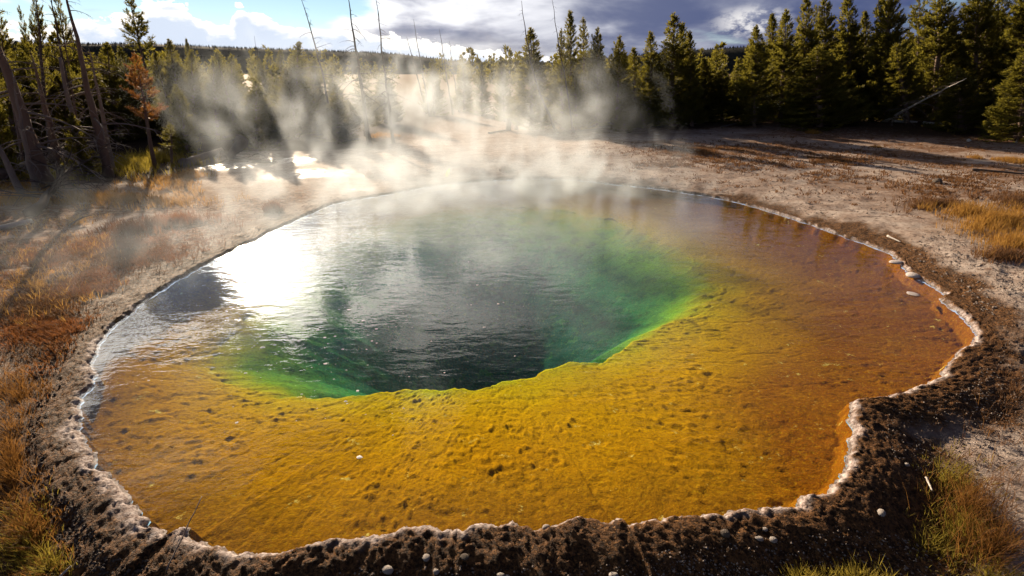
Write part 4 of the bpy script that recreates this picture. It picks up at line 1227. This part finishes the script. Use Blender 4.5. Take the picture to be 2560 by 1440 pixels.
# foam flecks drifting on the water: too small to pick apart
r_ = np.random.default_rng(77)
FV, FF = [], []
for i in range(150):
    if i < 110:
        px, py = r_.normal(760, 190), r_.normal(850, 95)
    else:
        px, py = r_.normal(1050, 170), r_.normal(720, 60)
    x, y = ground_at(px, py)
    th = math.atan2(y - CY, x - CX)
    if math.hypot(x - CX, y - CY) > float(shore_r(np.array([th]))[0]) - 0.1:
        continue
    s = 0.004 + 0.013 * r_.random() ** 2.5
    k0 = len(FV)
    for j in range(7):
        a = j / 7 * 6.283
        FV.append((x + s * math.cos(a) * r_.uniform(0.6, 1.3), y + s * math.sin(a) * r_.uniform(0.4, 1.0), 0.0015))
    FV.append((x, y, 0.0015 + s * 0.35))
    FF += [(k0 + j, k0 + (j + 1) % 7, k0 + 7) for j in range(7)]
link('foam_flecks', mesh_np('foam_flecks', np.array(FV), np.array(FF), [FOAMM]), kind='stuff', label='white flecks of foam drifting on the green water', category='foam')

# yellow leaf on the far shore
lv, lf = [], []
for i in range(7):
    t = i / 6
    wdt = 0.055 * math.sin(math.pi * min(1, t * 0.96 + 0.04)) ** 0.8
    for s_ in (-1, 0, 1):
        lv.append((s_ * wdt, t * 0.20 - 0.1, 0.03 * t * t + abs(s_) * 0.018))
lo = link('yellow_leaf', mesh_np('yellow_leaf', np.array(lv), grid_faces(7, 3, False), [YELLOW]), label='bright yellow leaf lying on the far shore of the pool', category='leaf')
lx, ly = ground_at(1122, 444)
lo.location = (lx, ly, gz(lx, ly) + 0.05)
lo.rotation_euler = (R(50), 0, R(-35))


# ------------------------------------------------------------------ steam
def steam(name, label, lo_, hi_, res, blobs, scale, thr, dens, seed):
    m, q = material('steam')
    at = q.n('ShaderNodeAttribute', attribute_name='density')
    pv = q.n('ShaderNodeVolumePrincipled', {'Color': (0.85, 0.93, 1.0), 'Density': dens, 'Anisotropy': 0.36})
    q.set(pv.inputs['Density'], q.m('MULTIPLY', at.outputs['Fac'], dens))
    pv.inputs['Density Attribute'].default_value = ''
    q.n('ShaderNodeOutputMaterial', {1: pv})
    ng = bpy.data.node_groups.new(name, 'GeometryNodeTree')
    ng.interface.new_socket('Geometry', in_out='INPUT', socket_type='NodeSocketGeometry')
    ng.interface.new_socket('Geometry', in_out='OUTPUT', socket_type='NodeSocketGeometry')
    q = NT(ng)
    pos = q.n('GeometryNodeInputPosition').outputs[0]
    wob = q.n('ShaderNodeTexNoise', {'Vector': q.v('ADD', pos, (seed, 0, 0)), 'Scale': scale * 0.45, 'Detail': 2.0}).outputs['Color']
    pp = q.v('ADD', pos, q.v('SCALE', q.v('SUBTRACT', wob, (0.5, 0.5, 0.5)), scale=2.6 / scale))
    pp = q.v('MULTIPLY', q.v('ADD', pp, (seed * 3.1, seed, 0)), (1.0, 1.0, 0.62))
    n = q.noise(pp, scale, 6, 0.58)
    er = q.m('MULTIPLY', q.m('SUBTRACT', q.noise(pp, scale * 0.9, 3, 0.5), 0.5), 1.9)
    total = None
    for (cx_, cy_, cz_, rx_, ry_, rz_, w_) in blobs:
        d = q.v('LENGTH', q.v('MULTIPLY', q.v('SUBTRACT', pos, (cx_, cy_, cz_)), (1 / rx_, 1 / ry_, 1 / rz_)))
        f = q.m('MULTIPLY', q.mapr(q.m('ADD', d, q.m('MULTIPLY', er, d)), 0.1, 1.0, 1.0, 0.0), w_)
        total = f if total is None else q.m('ADD', total, f)
    wisp = q.mapr(n, thr, thr + 0.27)
    # fade to nothing at the walls of the domain
    dens_f = q.m('MULTIPLY', q.m('ADD', q.m('MULTIPLY', wisp, wisp), 0.035), total)
    vc = q.n('GeometryNodeVolumeCube', {'Density': dens_f, 'Min': lo_, 'Max': hi_, 'Resolution X': res[0], 'Resolution Y': res[1], 'Resolution Z': res[2]})
    sm = q.n('GeometryNodeSetMaterial', {0: vc})
    sm.inputs['Material'].default_value = m
    q.n('NodeGroupOutput', {0: sm})
    me = bpy.data.meshes.new(name)
    me.materials.append(m)
    o = link(name, me, kind='stuff', label=label, category='steam')
    md = o.modifiers.new('steam', 'NODES')
    md.node_group = ng
    return o


def sb(px, py, Yw, rx, ry, rz, w_):
    p = at_depth(px, py, Yw)
    return (p.x, p.y, max(p.z, 0.05), rx, ry, rz, w_)


steam('steam', 'steam drifting low over the hot pool', (-6, 1.8, 0.10), (4.5, 10.5, 1.9), (132, 110, 23), [
    sb(1150, 470, 8.6, 4.2, 2.2, 0.9, 1.4), sb(1380, 450, 8.6, 1.8, 1.5, 1.1, 1.1), sb(1100, 590, 6.4, 2.8, 2.0, 0.8, 0.32), sb(620, 600, 6.0, 2.2, 2.0, 0.9, 0.55),
    sb(1250, 850, 4.0, 2.2, 1.5, 0.45, 0.08), sb(1600, 580, 6.4, 2.0, 1.8, 0.7, 0.22), sb(750, 950, 3.4, 1.2, 1.0, 0.35, 0.10), sb(120, 720, 4.2, 1.8, 1.8, 0.8, 0.16), sb(900, 470, 8.4, 2.8, 1.6, 0.9, 0.8)],
    1.9, 0.39, 0.95, 3.0)
steam('steam', 'steam billowing up behind the pool before the snags and pines', (-12, 9.6, 0.05), (6.5, 19.5, 4.6), (206, 110, 51), [
    sb(1080, 300, 14.0, 3.4, 3.0, 1.7, 1.7), sb(1040, 250, 14.0, 1.6, 2.0, 1.3, 1.0), sb(1340, 280, 14.0, 3.2, 2.6, 1.7, 0.9), sb(960, 190, 14.5, 3.8, 2.4, 1.5, 0.55),
    sb(565, 405, 11.0, 0.6, 1.0, 0.8, 0.8), sb(530, 330, 11.0, 0.8, 1.1, 0.9, 0.7), sb(490, 250, 11.0, 1.1, 1.3, 1.0, 0.6), sb(640, 200, 13.5, 2.6, 2.2, 1.4, 0.25),
    sb(820, 310, 13.0, 3.0, 2.2, 1.2, 0.5), sb(1110, 370, 11.5, 2.0, 1.8, 1.2, 0.6), sb(1420, 330, 12.0, 2.0, 1.8, 1.5, 0.35), sb(700, 330, 12.5, 2.4, 1.8, 1.3, 0.4)],
    1.45, 0.42, 0.48, 9.0)
